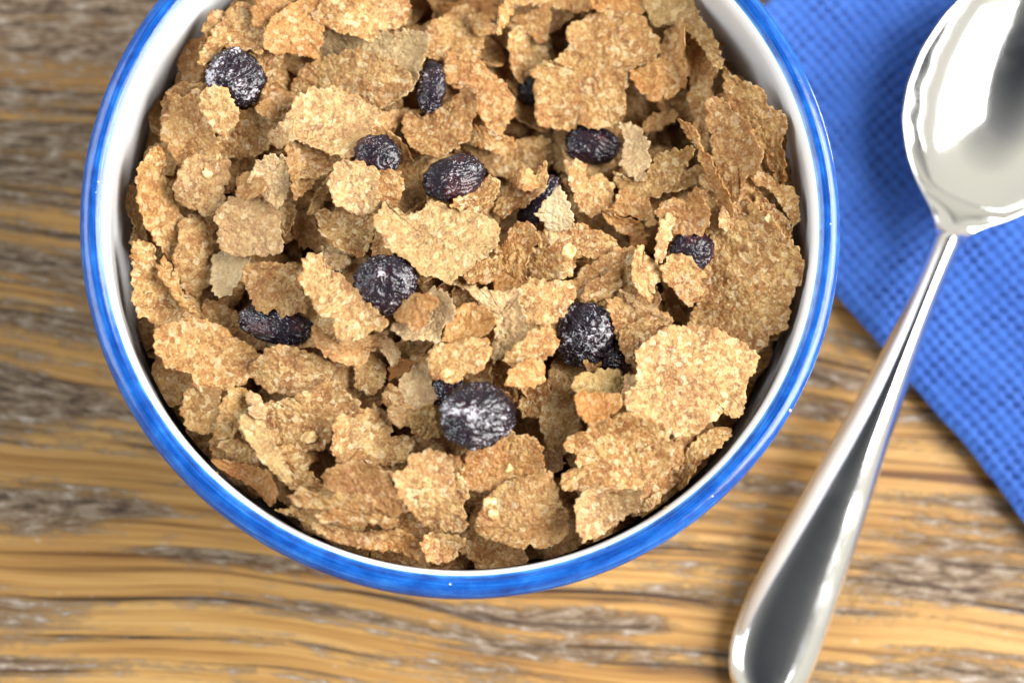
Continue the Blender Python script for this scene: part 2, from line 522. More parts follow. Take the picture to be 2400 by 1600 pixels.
def napkin_layer(name, l0, l1, w0, w1, z0, h, seed, fine=True):
    st = ps if fine else 0.0015
    ls = np.arange(l0, l1 + st, st); ws = np.arange(w0, w1 + st, st)
    L, W = np.meshgrid(ls, ws)
    de = np.minimum(np.minimum(L - l0, l1 - L), np.minimum(W - w0, w1 - W))
    de = np.maximum(de, 0)
    edge_ = np.sqrt(np.clip(1 - (1 - np.clip(de / 0.0022, 0, 1)) ** 2, 0, 1))
    pit = 0.0035
    wv = np.sin(2 * np.pi * (L + W) * 0.7071 / pit) * np.sin(2 * np.pi * (L - W) * 0.7071 / pit)      # honeycomb weave
    wv = np.where(wv < 0, wv * 1.5, wv * 0.8) * (1 + 0.75 * pn(L * 190, W * 190, seed + 5) + 0.3 * pn(L * 420, W * 420, seed + 6))
    wv2 = np.sin(4 * np.pi * (L + 0.4 * W) / pit) * 0.2
    sag = 0.0016 * pn(L * 22, W * 16, seed) + 0.0006 * pn(L * 60, W * 45, seed + 1)
    z = z0 + h * (0.5 + 0.5 * edge_) + (0.00055 * wv + 0.00020 * wv2) * edge_ + sag * edge_ * (h / 0.004)
    wav = 0.0011 * pn(L * 35, W * 35, seed + 2) + 0.0003 * pn(L * 160, W * 160, seed + 3)
    P = corner[None, None] + (L + wav)[..., None] * ed + (W + wav)[..., None] * pd
    topv = np.concatenate([P, z[..., None]], -1).reshape(-1, 3)
    botv = topv.copy(); botv[:, 2] = z0 + h * 0.5 * (1 - edge_.ravel()) + 0.0
    n1, n2 = len(ls), len(ws)
    q_ = grid_quads(n1, n2)
    ed_i = np.concatenate([np.arange(n1), np.arange(1, n2) * n1 + n1 - 1, (n2 - 1) * n1 + np.arange(n1 - 2, -1, -1), np.arange(n2 - 2, 0, -1) * n1])
    e_2 = np.roll(ed_i, -1)
    return mesh_from(name, np.concatenate([topv, botv]), np.concatenate([q_, q_[:, ::-1] + n1 * n2, np.stack([ed_i, ed_i + n1 * n2, e_2 + n1 * n2, e_2], -1)]), M_CLOTH)


napkin = obj('napkin', None, label='folded blue textured cloth napkin lying under the spoon', cat='napkin')
obj('upper_fold', napkin_layer('upper_fold', 0, NL, 0, NW, 0.0021, 0.0021, 11), napkin)
obj('lower_fold', napkin_layer('lower_fold', 0.001, NL - 0.002, 0.0007, NW - 0.001, 0.0001, 0.0020, 31, False), napkin)

# ------------------------------------------------------------------ the spoon
# stations along the spoon: axis pixel, half width (mm), height of the middle and of the rim above the table
hb = NAP_H
hand_px = np.array([(1779, 1655), (1783, 1643), (1790, 1617), (1801, 1575), (1814, 1522), (1846, 1430), (1904, 1300), (1961, 1172), (2018, 1040), (2080, 900), (2140, 755), (2188, 640), (2222, 560)], float)
hand_w = np.array([1.6, 4.6, 7.4, 9.0, 9.7, 9.5, 8.5, 7.2, 5.8, 4.3, 3.35, 2.95, 3.3]) / 1000
hand_z = np.array([2.0, 2.1, 2.4, 2.9, 3.7, 5.0, 7.2, 9.5, 11.8, 14.2, 16.4, 17.2, 17.0]) / 1000
hp = np.array([on_z([p], z)[0] for p, z in zip(hand_px, hand_z)])


def frame_along(P):
    T = np.gradient(P, axis=0)
    T /= np.linalg.norm(T, axis=1)[:, None]
    S = np.cross(T, [0, 0, 1.0]); S /= np.linalg.norm(S, axis=1)[:, None]
    return T, S, np.cross(S, T)


def lofted(name, P, Wd, Th, dome, mat, m=40):
    """a bar with a softly domed top, lofted along P"""
    T, S, N = frame_along(P)
    a = np.linspace(0, 2 * np.pi, m, endpoint=False)
    V = []
    for p, s, n_, w_, th in zip(P, S, N, Wd, Th):
        cx_, sx_ = np.cos(a), np.sin(a)
        x_ = np.sign(cx_) * np.abs(cx_) ** 0.8 * w_
        ex = np.interp(w_, [0.0035, 0.006, 0.009], [2.0, 2.4, 3.4])
        prof = 1 - np.abs(x_ / w_) ** ex
        dm = w_ * np.interp(w_, [0.003, 0.005, 0.007, 0.010], [0.80, 0.56, 0.34, 0.20])     # a ridge by the neck, flatter towards the end
        z_ = np.where(sx_ >= 0, th * 0.5 * np.abs(sx_) ** 0.7 + dm * prof, -th * 0.5 * np.abs(sx_) ** 0.8 + 0.3 * dm * prof)
        V.append(p + x_[:, None] * s + z_[:, None] * n_)
    V = np.array(V)
    v = np.concatenate([V.reshape(-1, 3), [P[0]], [P[-1]]])
    n = len(P)
    q_ = ring_quads(n - 1, m)
    c0, c1 = n * m, n * m + 1
    j = np.arange(0, m, 2)
    cap0 = np.stack([np.full(len(j), c0), (j + 2) % m, j + 1, j], -1)
    cap1 = np.stack([np.full(len(j), c1), (n - 1) * m + j, (n - 1) * m + j + 1, (n - 1) * m + (j + 2) % m], -1)
    return mesh_from(name, v, np.concatenate([q_, cap0, cap1]), mat)


hs = catmull(np.concatenate([hp, hand_w[:, None]], 1), 8)
for _ in range(30):
    hs[1:-1] = 0.5 * hs[1:-1] + 0.25 * (hs[:-2] + hs[2:])
th = np.interp(np.arange(len(hs)), [0, 8, 40, len(hs) - 1], [0.0012, 0.0019, 0.0022, 0.0030])
spoon = obj('spoon', None, label='polished steel spoon resting on the blue napkin', cat='spoon')
obj('handle', lofted('handle', hs[:, :3], np.maximum(hs[:, 3], 0.001), th, 0.0030, M_STEEL), spoon)

axis_a = on_z([(2218, 566)], 0.016)[0]
axis_b = on_z([(2404, 96)], 0.016)[0]
ax = (axis_b - axis_a); ax[2] = 0; ax /= np.linalg.norm(ax)
sd = np.cross(ax, [0, 0, 1.0])
SL = 0.070
DEP = 0.0098
RIMH = hb + DEP + 0.0034


def spoon_half(t_):
    """half width of the spoon's bowl, t = 0 at the neck .. 1 at the tip"""
    key = np.array([0.0, 0.04, 0.08, 0.13, 0.20, 0.30, 0.42, 0.55, 0.68, 0.80, 0.90, 0.96, 1.0])
    val = np.array([3.2, 3.9, 6.0, 10.2, 14.6, 18.6, 20.6, 20.6, 18.8, 15.4, 10.9, 6.8, 0.6]) / 1000
    return np.interp(t_, key, val)


ts = np.linspace(0, 1, 90)
ts = 0.5 - 0.5 * np.cos(np.pi * (0.06 + 0.94 * ts)); ts = (ts - ts[0]) / (ts[-1] - ts[0])
hw = spoon_half(ts)
hw = np.interp(ts, np.linspace(0, 1, 181), np.convolve(np.pad(spoon_half(np.linspace(0, 1, 181)), 5, mode='edge'), np.ones(11) / 11, 'valid'))
hw[-1] = 0.0006
us = np.linspace(-1, 1, 41)


def spoon_surface(off):
    V = []
    for t_, w_ in zip(ts, hw):
        along = t_ * SL
        rimz = RIMH + 0.0002 * np.clip(1 - t_ / 0.25, 0, 1) ** 1.5 - 0.0010 * t_
        deep = DEP * np.clip(np.sin(np.pi * np.clip((t_ - 0.045) / 0.955, 0, 1)) ** 0.75, 0, 1) * np.clip(t_ / 0.16, 0, 1) ** 1.2
        x_ = us * w_
        z_ = rimz - deep * (1 - np.abs(us) ** 2.3) + 0.0040 * np.clip(1 - t_ / 0.15, 0, 1) ** 2 * (1 - us ** 2)
        p = axis_a[:2] + ax[:2] * along
        V.append(np.stack([p[0] + sd[0] * x_, p[1] + sd[1] * x_, z_ - off], -1))
    return np.array(V)


A_, B_ = spoon_surface(0.0), spoon_surface(0.0011)
n1, n2 = len(us), len(ts)
vv = np.concatenate([A_.reshape(-1, 3), B_.reshape(-1, 3)])
q_ = grid_quads(n1, n2)
ed_i = np.concatenate([np.arange(n1), np.arange(1, n2) * n1 + n1 - 1, (n2 - 1) * n1 + np.arange(n1 - 2, -1, -1), np.arange(n2 - 2, 0, -1) * n1])
e_2 = np.roll(ed_i, -1)
obj('spoon_bowl', mesh_from('spoon_bowl', vv, np.concatenate([q_, q_[:, ::-1] + n1 * n2, np.stack([ed_i, ed_i + n1 * n2, e_2 + n1 * n2, e_2], -1)]), M_STEEL), spoon)

# ------------------------------------------------------------------ the cereal: heap as a height map that every piece drops onto
CELL = 0.0007
HN = 210
ctr = HN // 2


def cells(x, y):
    return np.clip(np.round(np.asarray(y) / CELL).astype(int) + ctr, 0, HN - 1), np.clip(np.round(np.asarray(x) / CELL).astype(int) + ctr, 0, HN - 1)


yy_, xx_ = np.mgrid[0:HN, 0:HN]
rr_ = np.hypot((xx_ - ctr) * CELL, (yy_ - ctr) * CELL)
BASE = RIM_Z - 0.0350
far_ = ((xx_ - ctr) * CELL * UP[0] + (yy_ - ctr) * CELL * UP[1]) / 0.07
hm = BASE + 0.0015 * np.clip(1 - (rr_ / 0.068) ** 2, 0, 1) - 0.003 * np.clip(far_, 0, 1) ** 2
WALL_R = 0.0684

_fq = {}


def flake_shape(poly, seed, spacing, curl=0.0, curl_dir=0.0, crump=1.0, ragged=1.0, thick=0.00052):
    """poly: outline in metres (u, v). Returns local vertices, quads."""
    rs = np.random.RandomState(seed)
    P = np.asarray(poly, float)
    P = P - P.mean(0) * 0
    if ((P[:, 0] * np.roll(P[:, 1], -1) - np.roll(P[:, 0], -1) * P[:, 1]).sum()) < 0:
        P = P[::-1]
    Q = np.concatenate([P, P[:1]])
    s = np.concatenate([[0], np.cumsum(np.hypot(*np.diff(Q, axis=0).T))])
    per = s[-1]
    m = max(24, int(per / spacing) // 2 * 2)
    d = np.arange(m) * per / m
    B = np.stack([np.interp(d, s, Q[:, 0]), np.interp(d, s, Q[:, 1])], -1)
    for _ in range(max(1, int(0.0007 / spacing * 1.5))):
        B = 0.5 * B + 0.25 * (np.roll(B, 1, 0) + np.roll(B, -1, 0))
    Tn = np.roll(B, -1, 0) - np.roll(B, 1, 0)
    Tn /= np.linalg.norm(Tn, axis=1)[:, None] + 1e-9
    Nn = np.stack([Tn[:, 1], -Tn[:, 0]], -1)
    an = np.arange(m) / m * 2 * np.pi
    cr = per / (2 * np.pi)

    def loop_noise(lam, sd_):
        return pn(np.cos(an) * cr / lam, np.sin(an) * cr / lam, sd_)
    rag = 0.00038 * loop_noise(0.0026, seed % 97) + 0.00050 * loop_noise(0.0011, seed % 89 + 3) + 0.00042 * loop_noise(0.0006, seed % 83 + 5)
    rag -= 0.0016 * np.clip(loop_noise(0.0030, seed % 71 + 9) - 0.45, 0, 1)
    B = B + Nn * (rag * ragged)[:, None]
    c = B.mean(0)
    D = B - c
    ev, evec = np.linalg.eigh(D.T @ D)
    a1 = evec[:, 1]
    l1, l2 = np.abs(D @ a1).max(), np.abs(D @ evec[:, 0]).max()
    half = max(0.0, (l1 - l2) * 0.8)
    cs = c + np.clip(D @ a1 * half / l1, -half, half)[:, None] * a1
    n = max(4, int(l2 / spacing))
    t = np.linspace(1, 0, n + 1)
    t = np.where(t > 0, t, 0.0)
    R = cs[None] + t[:, None, None] * (B - cs)[None]
    u, v = R[..., 0], R[..., 1]
    sz = math.sqrt(l1 * l2)
    k1 = curl
    ca, sa = math.cos(curl_dir), math.sin(curl_dir)
    uu, vv_ = ((u - c[0]) * ca + (v - c[1]) * sa), (-(u - c[0]) * sa + (v - c[1]) * ca)
    w = k1 * (uu ** 2) / max(sz, 1e-4) + 0.35 * k1 * rs.uniform(-1, 1) * (vv_ ** 2) / max(sz, 1e-4)
    sc = min(1.0, sz / 0.008)
    w = w + crump * sc * (0.00085 * pn(u / 0.0110, v / 0.0110, seed % 61 + 1) + 0.00034 * pn(u / 0.0050, v / 0.0046, seed % 59 + 2))
    lump = np.abs(pn(u / 0.0024, v / 0.0024, seed % 53 + 4)) * 0.00030 + np.abs(pn(u / 0.00125, v / 0.00125, seed % 47 + 6)) * 0.00030 + 0.00012 * pn(u / 0.0007, v / 0.0007, seed % 43)
    w = w + crump * 0.0008 * sc * (t[:, None] ** 3) * loop_noise(0.0042, seed % 41 + 8)[None]      # frilled edge
    lump2 = np.abs(pn(u / 0.0022, v / 0.0022, seed % 37 + 14)) * 0.00025
    g = np.sqrt(np.clip(1 - t ** 6, 0, 1))[:, None] * 0.8 + 0.2
    lk = min(1.0, 0.35 + 0.65 * sz / 0.008)
    w = w + (0.0007 * sc * t ** 5)[:, None]                    # rims lift as they dry
    wt = w + thick * 0.5 * g + lk * lump * (0.35 + 0.65 * g)
    wb = w - thick * 0.5 * g - lump2 * g * 0.7
    key = (n, m)
    if key not in _fq:
        rq = ring_quads(n, m)
        nv = (n + 1) * m
        j = np.arange(m); j2 = (j + 1) % m
        _fq[key] = np.concatenate([rq, rq[:, ::-1] + nv, np.stack([j, j + nv, j2 + nv, j2], -1)])
    top_ = np.stack([u, v, wt], -1).reshape(-1, 3)
    bot_ = np.stack([u, v, wb], -1).reshape(-1, 3)
    return top_, bot_, _fq[key]


def clamp_wall(X):
    r = np.hypot(X[:, 0], X[:, 1])
    lim = np.interp(X[:, 2], [0.02, 0.03, 0.04, 0.05, 0.06], [0.0595, 0.0655, 0.0678, 0.0684, 0.0686])
    f = np.minimum(1, lim / np.maximum(r, 1e-6))
    X = X.copy()
    X[:, 0] *= f; X[:, 1] *= f
    return X


def local_plane(x, y, zs, cap):
    A = np.stack([x - x.mean(), y - y.mean(), np.ones_like(x)], -1)
    g = np.linalg.lstsq(A, zs, rcond=None)[0]
    s = np.hypot(g[0], g[1])
    if s > cap:
        g[:2] *= cap / s
    return g[:2]


def settle(top_, bot_, a, b, n_, p0, pct):
    """shift so that the piece rests on what lies below; returns the shift in z"""
    Wb = clamp_wall(p0 + bot_ @ np.stack([a, b, n_]))
    h = hm[cells(Wb[:, 0], Wb[:, 1])]
    return np.percentile(h - Wb[:, 2], pct)


def basis(gx, gy):
    n_ = np.array([-gx, -gy, 1.0]); n_ /= np.linalg.norm(n_)
    a = RIGHT - n_ * (RIGHT @ n_); a /= np.linalg.norm(a)
    return a, np.cross(n_, a), n_


def stamp(W):
    iy, ix = cells(W[:, 0], W[:, 1])
    np.maximum.at(hm, (iy, ix), W[:, 2])


def blob(rs, size, asp, n=14):
    """an irregular flake outline"""
    a = np.linspace(0, 2 * np.pi, n, endpoint=False) + rs.uniform(-0.16, 0.16, n)
    r = 1 + 0.17 * np.cos(a * 2 + rs.uniform(0, 6)) + 0.12 * np.cos(a * 3 + rs.uniform(0, 6)) + rs.uniform(-0.14, 0.14, n)
    P = np.stack([np.cos(a) * r * size, np.sin(a) * r * size * asp], -1)
    th_ = rs.uniform(0, 6.28)
    return P @ np.array([[math.cos(th_), math.sin(th_)], [-math.sin(th_), math.cos(th_)]])


def drop_random(seed, rmax, size, spacing, steep, pct, where=None):
    rs = np.random.RandomState(seed)
    if where is None:
        rr = rmax * math.sqrt(rs.rand()); aa = rs.uniform(0, 2 * np.pi)
        x0, y0 = rr * math.cos(aa), rr * math.sin(aa)
    else:
        x0, y0 = where
        rr, aa = math.hypot(x0, y0), math.atan2(y0, x0)
    P = blob(rs, size, rs.uniform(0.6, 1.0))
    top_, bot_, q_ = flake_shape(P, seed, spacing, rs.uniform(-0.45, 0.45), rs.uniform(0, 3.1), rs.uniform(0.7, 1.3), 1.0)
    iy, ix = cells(x0 + P[:, 0], y0 + P[:, 1])
    g = local_plane(x0 + P[:, 0], y0 + P[:, 1], hm[iy, ix], 0.5)
    s = rs.uniform(0, steep); d = rs.uniform(0, 6.28)
    gx, gy = g[0] + s * math.cos(d), g[1] + s * math.sin(d)
    if rr > rmax * 0.86:                     # leaning on the wall
        k_ = rs.uniform(0.0, 0.7)
        gx += k_ * math.cos(aa); gy += k_ * math.sin(aa)
    a, b, n_ = basis(gx, gy)
    p0 = np.array([x0, y0, float(hm[iy, ix].mean())])
    p0[2] += settle(top_, bot_, a, b, n_, p0, pct)
    Rm = np.stack([a, b, n_])
    Wt, Wb = clamp_wall(p0 + top_ @ Rm), clamp_wall(p0 + bot_ @ Rm)
    stamp(Wt)
    return p0, Rm, Wt, Wb, q_


def flake_object(p0, Rm, Wt, Wb, q_, label, group, tone, warm, name='bran_flake'):
    W = np.concatenate([Wt, Wb])
    V = (W - p0) @ Rm.T
    o = obj(name, mesh_from(name, V, q_, M_FLAKE), label=label, cat='cereal flake', group=group)
    o.matrix_world = Matrix(((Rm[0, 0], Rm[1, 0], Rm[2, 0], p0[0]), (Rm[0, 1], Rm[1, 1], Rm[2, 1], p0[1]),
                             (Rm[0, 2], Rm[1, 2], Rm[2, 2], p0[2]), (0, 0, 0, 1)))
    o['tone'], o['warm'] = float(tone), float(warm)
    return o


# deeper layers: beyond counting, one mass
rs = np.random.RandomState(3)
AV, AQ, off = [], [], 0
for i in range(400):
    if i < 160:
        p0, Rm, Wt, Wb, q_ = drop_random(1000 + i, 0.066, rs.uniform(0.009, 0.013), 0.0014, 0.2, 88)
    else:
        p0, Rm, Wt, Wb, q_ = drop_random(1000 + i, 0.064 if i % 3 else 0.0655, rs.uniform(0.005, 0.0105), 0.0011, 0.45, 91,
                                         None if i % 7 else (0.0635 * math.cos(i * 2.4), 0.0635 * math.sin(i * 2.4)))
    AV.append(np.concatenate([Wt, Wb])); AQ.append(q_ + off); off += len(Wt) * 2
HEAP0 = hm[rr_ < 0.066].mean()

# flakes lying just under the top ones
FILL = []
for i in range(130):
    r_ = np.random.RandomState(4000 + i)
    edge_ = None if i % 4 else (0.0625 * math.cos(i * 2.4), 0.0625 * math.sin(i * 2.4))
    FILL.append((drop_random(2000 + i, 0.064, r_.uniform(0.0045, 0.0085), 0.00055, 0.5, 94, edge_), r_.uniform(-0.7, 0.25), r_.uniform(-0.3, 0.5)))
for i in range(60):       # small shards shaken down into the gaps
    r_ = np.random.RandomState(7000 + i)
    FILL.append((drop_random(8000 + i, 0.064, r_.uniform(0.0024, 0.0046), 0.00050, 0.6, 92), r_.uniform(-0.4, 0.4), r_.uniform(-0.3, 0.5)))
HEAP1 = hm[rr_ < 0.066].mean()
print('heap', HEAP0 - RIM_Z, HEAP1 - RIM_Z)

# ------------------------------------------------------------------ the flakes and raisins one can pick out
# outlines are read off enlarged pieces of the photograph: piece -> (left, top, enlargement)
PIECE = dict(A=(200, 0, 2.936), B=(800, 0, 2.936), C=(1300, 0, 2.936), D=(200, 400, 2.936), E=(800, 400, 2.936),
             F=(1200, 400, 2.936), G=(300, 800, 2.614), H=(1000, 800, 2.614))


def px(piece, pts):
    l, t_, s = PIECE[piece]
    return [(l + x / s, t_ + y / s) for x, y in pts]


ITEMS = []


def flake(level, piece, pts, label=None, tone=0.0, warm=0.0, tilt=None, curl=None, cdir=0, crump=1.0, chips=(), cap=0.42):
    P = px(piece, pts) if isinstance(piece, str) else [q_ for pc, pp in zip(piece, pts) for q_ in px(pc, pp)]
    ITEMS.append(('F', level, P, label, tone, warm, tilt, curl, cdir, crump, chips, cap))


def raisin(level, cx, cy, rx, ry, ang, label, bloom=0.0, sink=0.0, seed=0):
    ITEMS.append(('R', level, cx / 0.98, cy / 0.98, rx / 0.98, ry / 0.98, ang, label, bloom, sink, seed))


# --- raisins (centres in the 2352-pixel wide view)
raisin(1, 542, 180, 70, 72, 40, 'frosted dark raisin by the white wall, behind a lobed yellow flake', 0.9, 0, 1)
raisin(2, 990, 200, 38, 67, -3, 'slim upright dark raisin standing above a curved round flake', 0.6, 0, 2)
raisin(1, 868, 356, 54, 54, 20, 'dark bluish raisin wedged under the edge of a large flake, beside a thin curled flake', -0.3, 0, 3)
raisin(2, 1043, 408, 79, 54, 28, 'glossy black oval raisin above the large pale yellow flake', -0.1, 0, 4)
raisin(2, 1360, 333, 70, 50, -6, 'wrinkled purple raisin poking out under the biggest flake', 0.1, 0, 5)
raisin(1, 1242, 462, 72, 40, 50, 'dusty raisin mostly hidden behind a pale pointed flake', 0.3, 0, 6)
raisin(3, 885, 656, 76, 70, -20, 'plump black raisin between the large pale yellow flake and a long straight flake', 0.5, 0, 7)
raisin(2, 632, 745, 92, 46, -16, 'long raisin lying under a ragged brown flake', -0.1, 0, 8)
raisin(4, 1343, 767, 70, 80, -22, 'plump raisin with a bright white dusting on top', 0.95, 0, 9)
raisin(1, 1412, 822, 46, 48, 0, 'shaded black raisin tucked behind the white dusted raisin', -0.9, 0, 10)
raisin(4, 1094, 955, 87, 77, 12, 'broad flat raisin with speckled white bloom', 0.9, 0, 11)
raisin(1, 1026, 896, 46, 40, 10, 'small dark raisin hidden behind the broad speckled raisin', -0.9, 0, 12)
raisin(1, 1590, 576, 54, 52, 30, 'dark raisin beside the large round flake that leans on the wall', 0.2, 0, 13)
raisin(0, 396, 343, 28, 28, 0, 'shaded raisin down by the bowl wall under a lobed yellow flake', -0.9, 0.0035, 14)
raisin(0, 1218, 208, 32, 40, 0, 'shaded raisin half covered by the left edge of the biggest flake', -0.9, 0.0015, 15)

# --- flakes
N_ = None
flake(0, 'A', [(1000, 100), (1060, 75), (1150, 100), (1200, 200), (1215, 290), (1180, 380), (1080, 340), (960, 330), (870, 420), (820, 440), (860, 300), (930, 210)], 'flake against the white wall behind the frosted raisin', 0.1, -.1)
flake(1, 'A', [(1270, 220), (1330, 120), (1440, 50), (1560, 40), (1600, 150), (1600, 260), (1580, 380), (1500, 360), (1420, 340), (1330, 350), (1250, 310)], 'amber brown flake right of the frosted raisin', -.35, .5)
flake(2, 'A', [(1590, 100), (1660, 40), (1720, -40), (1900, -60), (2080, -40), (2190, 40), (2180, 130), (2100, 190), (1990, 210), (1950, 290), (1880, 240), (1720, 200), (1650, 150)], 'blurred pale lumpy flake cut by the top of the picture', .4, 0)
flake(0, 'A', [(1150, 80), (1210, 10), (1330, -40), (1400, 60), (1350, 150), (1260, 200), (1180, 170)], N_, -.2, .3)
flake(0, 'A', [(1640, 330), (1760, 260), (1950, 300), (2060, 250), (2120, 300), (2180, 250), (2320, 290), (2300, 400), (2210, 600), (2060, 700), (1900, 650), (1700, 560)], 'greyish flake with a scalloped edge left of the slim upright raisin', .3, -.6)
flake(2, 'A', [(1500, 560), (1560, 470), (1660, 410), (1800, 390), (1880, 370), (1990, 410), (2110, 450), (2190, 520), (2180, 600), (2090, 680), (2010, 720), (2000, 760), (1850, 720), (1700, 640), (1550, 650), (1460, 700)], 'large smooth flake left of the slim upright raisin', 0, .1, (12, 60))
flake(3, 'A', [(1450, 700), (1560, 640), (1700, 640), (1860, 690), (1960, 760), (2000, 860), (1880, 1000), (1840, 1100), (1760, 1130), (1700, 1070), (1560, 1010), (1420, 950), (1370, 860)], 'large pale flake overhanging the dark bluish raisin', .25, 0, (8, 180))
flake(2, 'A', [(1400, 880), (1560, 960), (1720, 1060), (1720, 1170), (1610, 1190), (1540, 1300), (1440, 1340), (1420, 1200), (1390, 1050)], 'tapering flake hanging down below a large pale flake', .05, .1)
flake(2, 'A', [(600, 740), (590, 670), (680, 700), (780, 650), (800, 720), (860, 850), (900, 950), (910, 1040), (860, 1080), (760, 1100), (680, 1110), (600, 1000), (550, 920), (560, 800)], 'lobed flake at the white wall with a yellow flake on its right side', .2, .05, (18, 20))
flake(3, 'A', [(800, 650), (850, 600), (960, 610), (1000, 680), (1060, 780), (1040, 850), (990, 900), (960, 950), (890, 900), (820, 800), (790, 720)], 'yellow lobed flake overlapping the frosted raisin', .0, -.1)
flake(1, 'A', [(1060, 780), (1120, 790), (1200, 770), (1290, 810), (1310, 900), (1260, 980), (1180, 1050), (1060, 1070), (920, 1060), (920, 960), (1000, 900)], 'round edged tan flake beside the yellow lobed flake', .1, .1)
flake(2, 'A', [(430, 1080), (490, 1070), (530, 1130), (540, 1260), (600, 1380), (640, 1504), (620, 1654), (620, 1774), (540, 1714), (480, 1624), (400, 1524), (350, 1374), (360, 1180)], 'long upright flake leaning beside the left wall', .2, .1, (35, 170), .2, 0)
flake(3, 'A', [(650, 1160), (720, 1110), (800, 1090), (900, 1080), (980, 1120), (990, 1250), (940, 1310), (970, 1420), (900, 1480), (830, 1490), (740, 1440), (660, 1400), (620, 1300)], 'cupped round flake with a pale chip near its top', .3, -.1, (10, 90), -.25, 1.0, 1.0, [(.1, .35, .0016)])
flake(3, 'A', [(1150, 1190), (1200, 1100), (1290, 1075), (1330, 1110), (1370, 1070), (1410, 1170), (1400, 1290), (1400, 1350), (1330, 1420), (1270, 1400), (1200, 1330), (1130, 1250)], 'small pale oval flake with a notch in its top edge', .45, -.15, (15, 110))
flake(1, 'A', [(290, 1330), (330, 1280), (350, 1400), (390, 1500), (400, 1650), (380, 1720), (330, 1660), (290, 1640), (330, 1560), (300, 1480), (270, 1400)], 'narrow ragged flake standing on edge against the left wall', .3, .1, (45, 180), .1, 0, .8)
flake(0, 'A', [(930, 1070), (1150, 1080), (1200, 1160), (1130, 1230), (1000, 1290), (960, 1200)], N_, -.1, .2)
flake(1, 'A', [(1250, 600), (1380, 640), (1440, 700), (1460, 770), (1320, 830), (1200, 760), (1230, 680)], N_, 0, .1)
flake(1, 'A', [(2000, 790), (2150, 765), (2290, 775), (2200, 835), (2080, 890), (2000, 870)], 'small pinkish wedge shaped flake left of the slim upright raisin', .1, .35)
flake(1, 'B', [(560, 330), (590, 260), (640, 190), (740, 130), (790, 80), (870, 75), (900, 150), (940, 230), (930, 320), (880, 420), (770, 390), (720, 420), (620, 390)], 'pointed pale flake above the slim upright raisin', .3, 0, (12, 250))
flake(1, 'B', [(890, 110), (980, 120), (1060, 190), (1040, 240), (960, 250), (900, 200)], N_, .2, 0)
flake(2, 'B', [(1120, 0), (1200, -10), (1180, 90), (1130, 180), (1090, 270), (1062, 262), (1070, 150)], 'thin blade of flake standing on edge near the top', .2, .1, (50, 180), .1, 0, .6)
flake(2, 'B', [(1150, 240), (1230, 200), (1290, 200), (1300, 300), (1370, 330), (1400, 400), (1320, 450), (1280, 500), (1210, 550), (1170, 500), (1150, 400)], 'pale yellow flake left of the biggest flake', .4, -.1, (25, 160))
flake(4, 'B', [(1540, 230), (1590, 180), (1680, 140), (1720, 90), (1790, 110), (1850, 70), (1960, 110), (2090, 130), (2110, 200), (2190, 280), (2190, 380), (2130, 440), (1990, 480), (1970, 560), (1950, 640), (1950, 750), (1900, 860), (1790, 890), (1620, 860), (1500, 910), (1440, 880), (1360, 870), (1340, 770), (1350, 680), (1330, 560), (1290, 490), (1400, 450), (1490, 410), (1570, 320)], 'biggest flake in the bowl, broad and flat with a frilled edge', 0, .25, (6, 60), .05, 0, .9)
flake(5, 'B', [(1990, 500), (2080, 480), (2130, 430), (2190, 450), (2180, 560), (2160, 640), (2130, 690), (2060, 630), (2010, 560)], 'small orange heart shaped flake on the corner of the biggest flake', -.1, .7, (20, 0), .3)
flake(3, 'C', [(730, 200), (850, 190), (910, 260), (940, 370), (900, 430), (910, 520), (870, 620), (790, 690), (690, 750), (670, 720), (700, 600), (720, 450), (740, 330)], 'curled flake like a cup right of the biggest flake', .0, .4, (25, 20), .9, 0.2)
flake(2, 'B', [(760, 400), (880, 430), (960, 480), (1060, 560), (1120, 600), (1160, 700), (1150, 790), (1090, 840), (1090, 900), (1020, 920), (980, 850), (940, 760), (860, 650), (740, 580), (730, 500)], 'rust tinted flake right of the slim upright raisin', -.05, .45, (14, 120))
flake(3, 'B', [(430, 850), (480, 800), (560, 820), (650, 790), (720, 720), (790, 690), (850, 640), (920, 680), (930, 780), (890, 880), (860, 980), (800, 1040), (700, 1090), (600, 1100), (500, 1050), (440, 950)], 'curved kidney shaped flake just below the slim upright raisin', -.05, .2, (10, 270), .25, .8)
flake(2, 'B', [(880, 920), (930, 870), (1000, 900), (1080, 920), (1170, 960), (1180, 1020), (1110, 1070), (1000, 1020), (900, 1000)], N_, .1, .2)
flake(1, 'B', [(850, 1010), (950, 1020), (1050, 1060), (1120, 1060), (1200, 980), (1320, 960), (1440, 1010), (1410, 1090), (1380, 1140), (1280, 1180), (1160, 1200), (1060, 1190), (1000, 1130), (930, 1060)], 'broad ragged flake right of the glossy oval raisin', .15, -.05)
flake(4, 'B', [(1910, 860), (1990, 850), (2080, 900), (2130, 1000), (2130, 1120), (2100, 1210), (2050, 1260), (1980, 1220), (1930, 1130), (1960, 1020), (1940, 930)], 'slanted pale flake right of the wrinkled purple raisin', .35, .15, (25, 0))
flake(2, 'C', [(450, 1190), (560, 1250), (660, 1180), (700, 1090), (800, 1070), (900, 1050), (960, 1060), (920, 1130), (850, 1210), (780, 1300), (680, 1360), (570, 1360), (480, 1280)], 'olive flake with a raised tip beside the deep dark hole', .1, -.5, (16, 40))
flake(2, 'C', [(590, 860), (640, 810), (740, 770), (820, 780), (800, 840), (720, 890), (620, 900)], 'small shell shaped flake at the edge of the deep dark hole', .0, .2, None, .6)
flake(3, 'B', [(1160, 1220), (1210, 1165), (1290, 1160), (1340, 1210), (1330, 1280), (1260, 1320), (1190, 1290)], 'small puffed nodule flake with a dimple', -.05, .35, None, -.6, 0, 1.5)
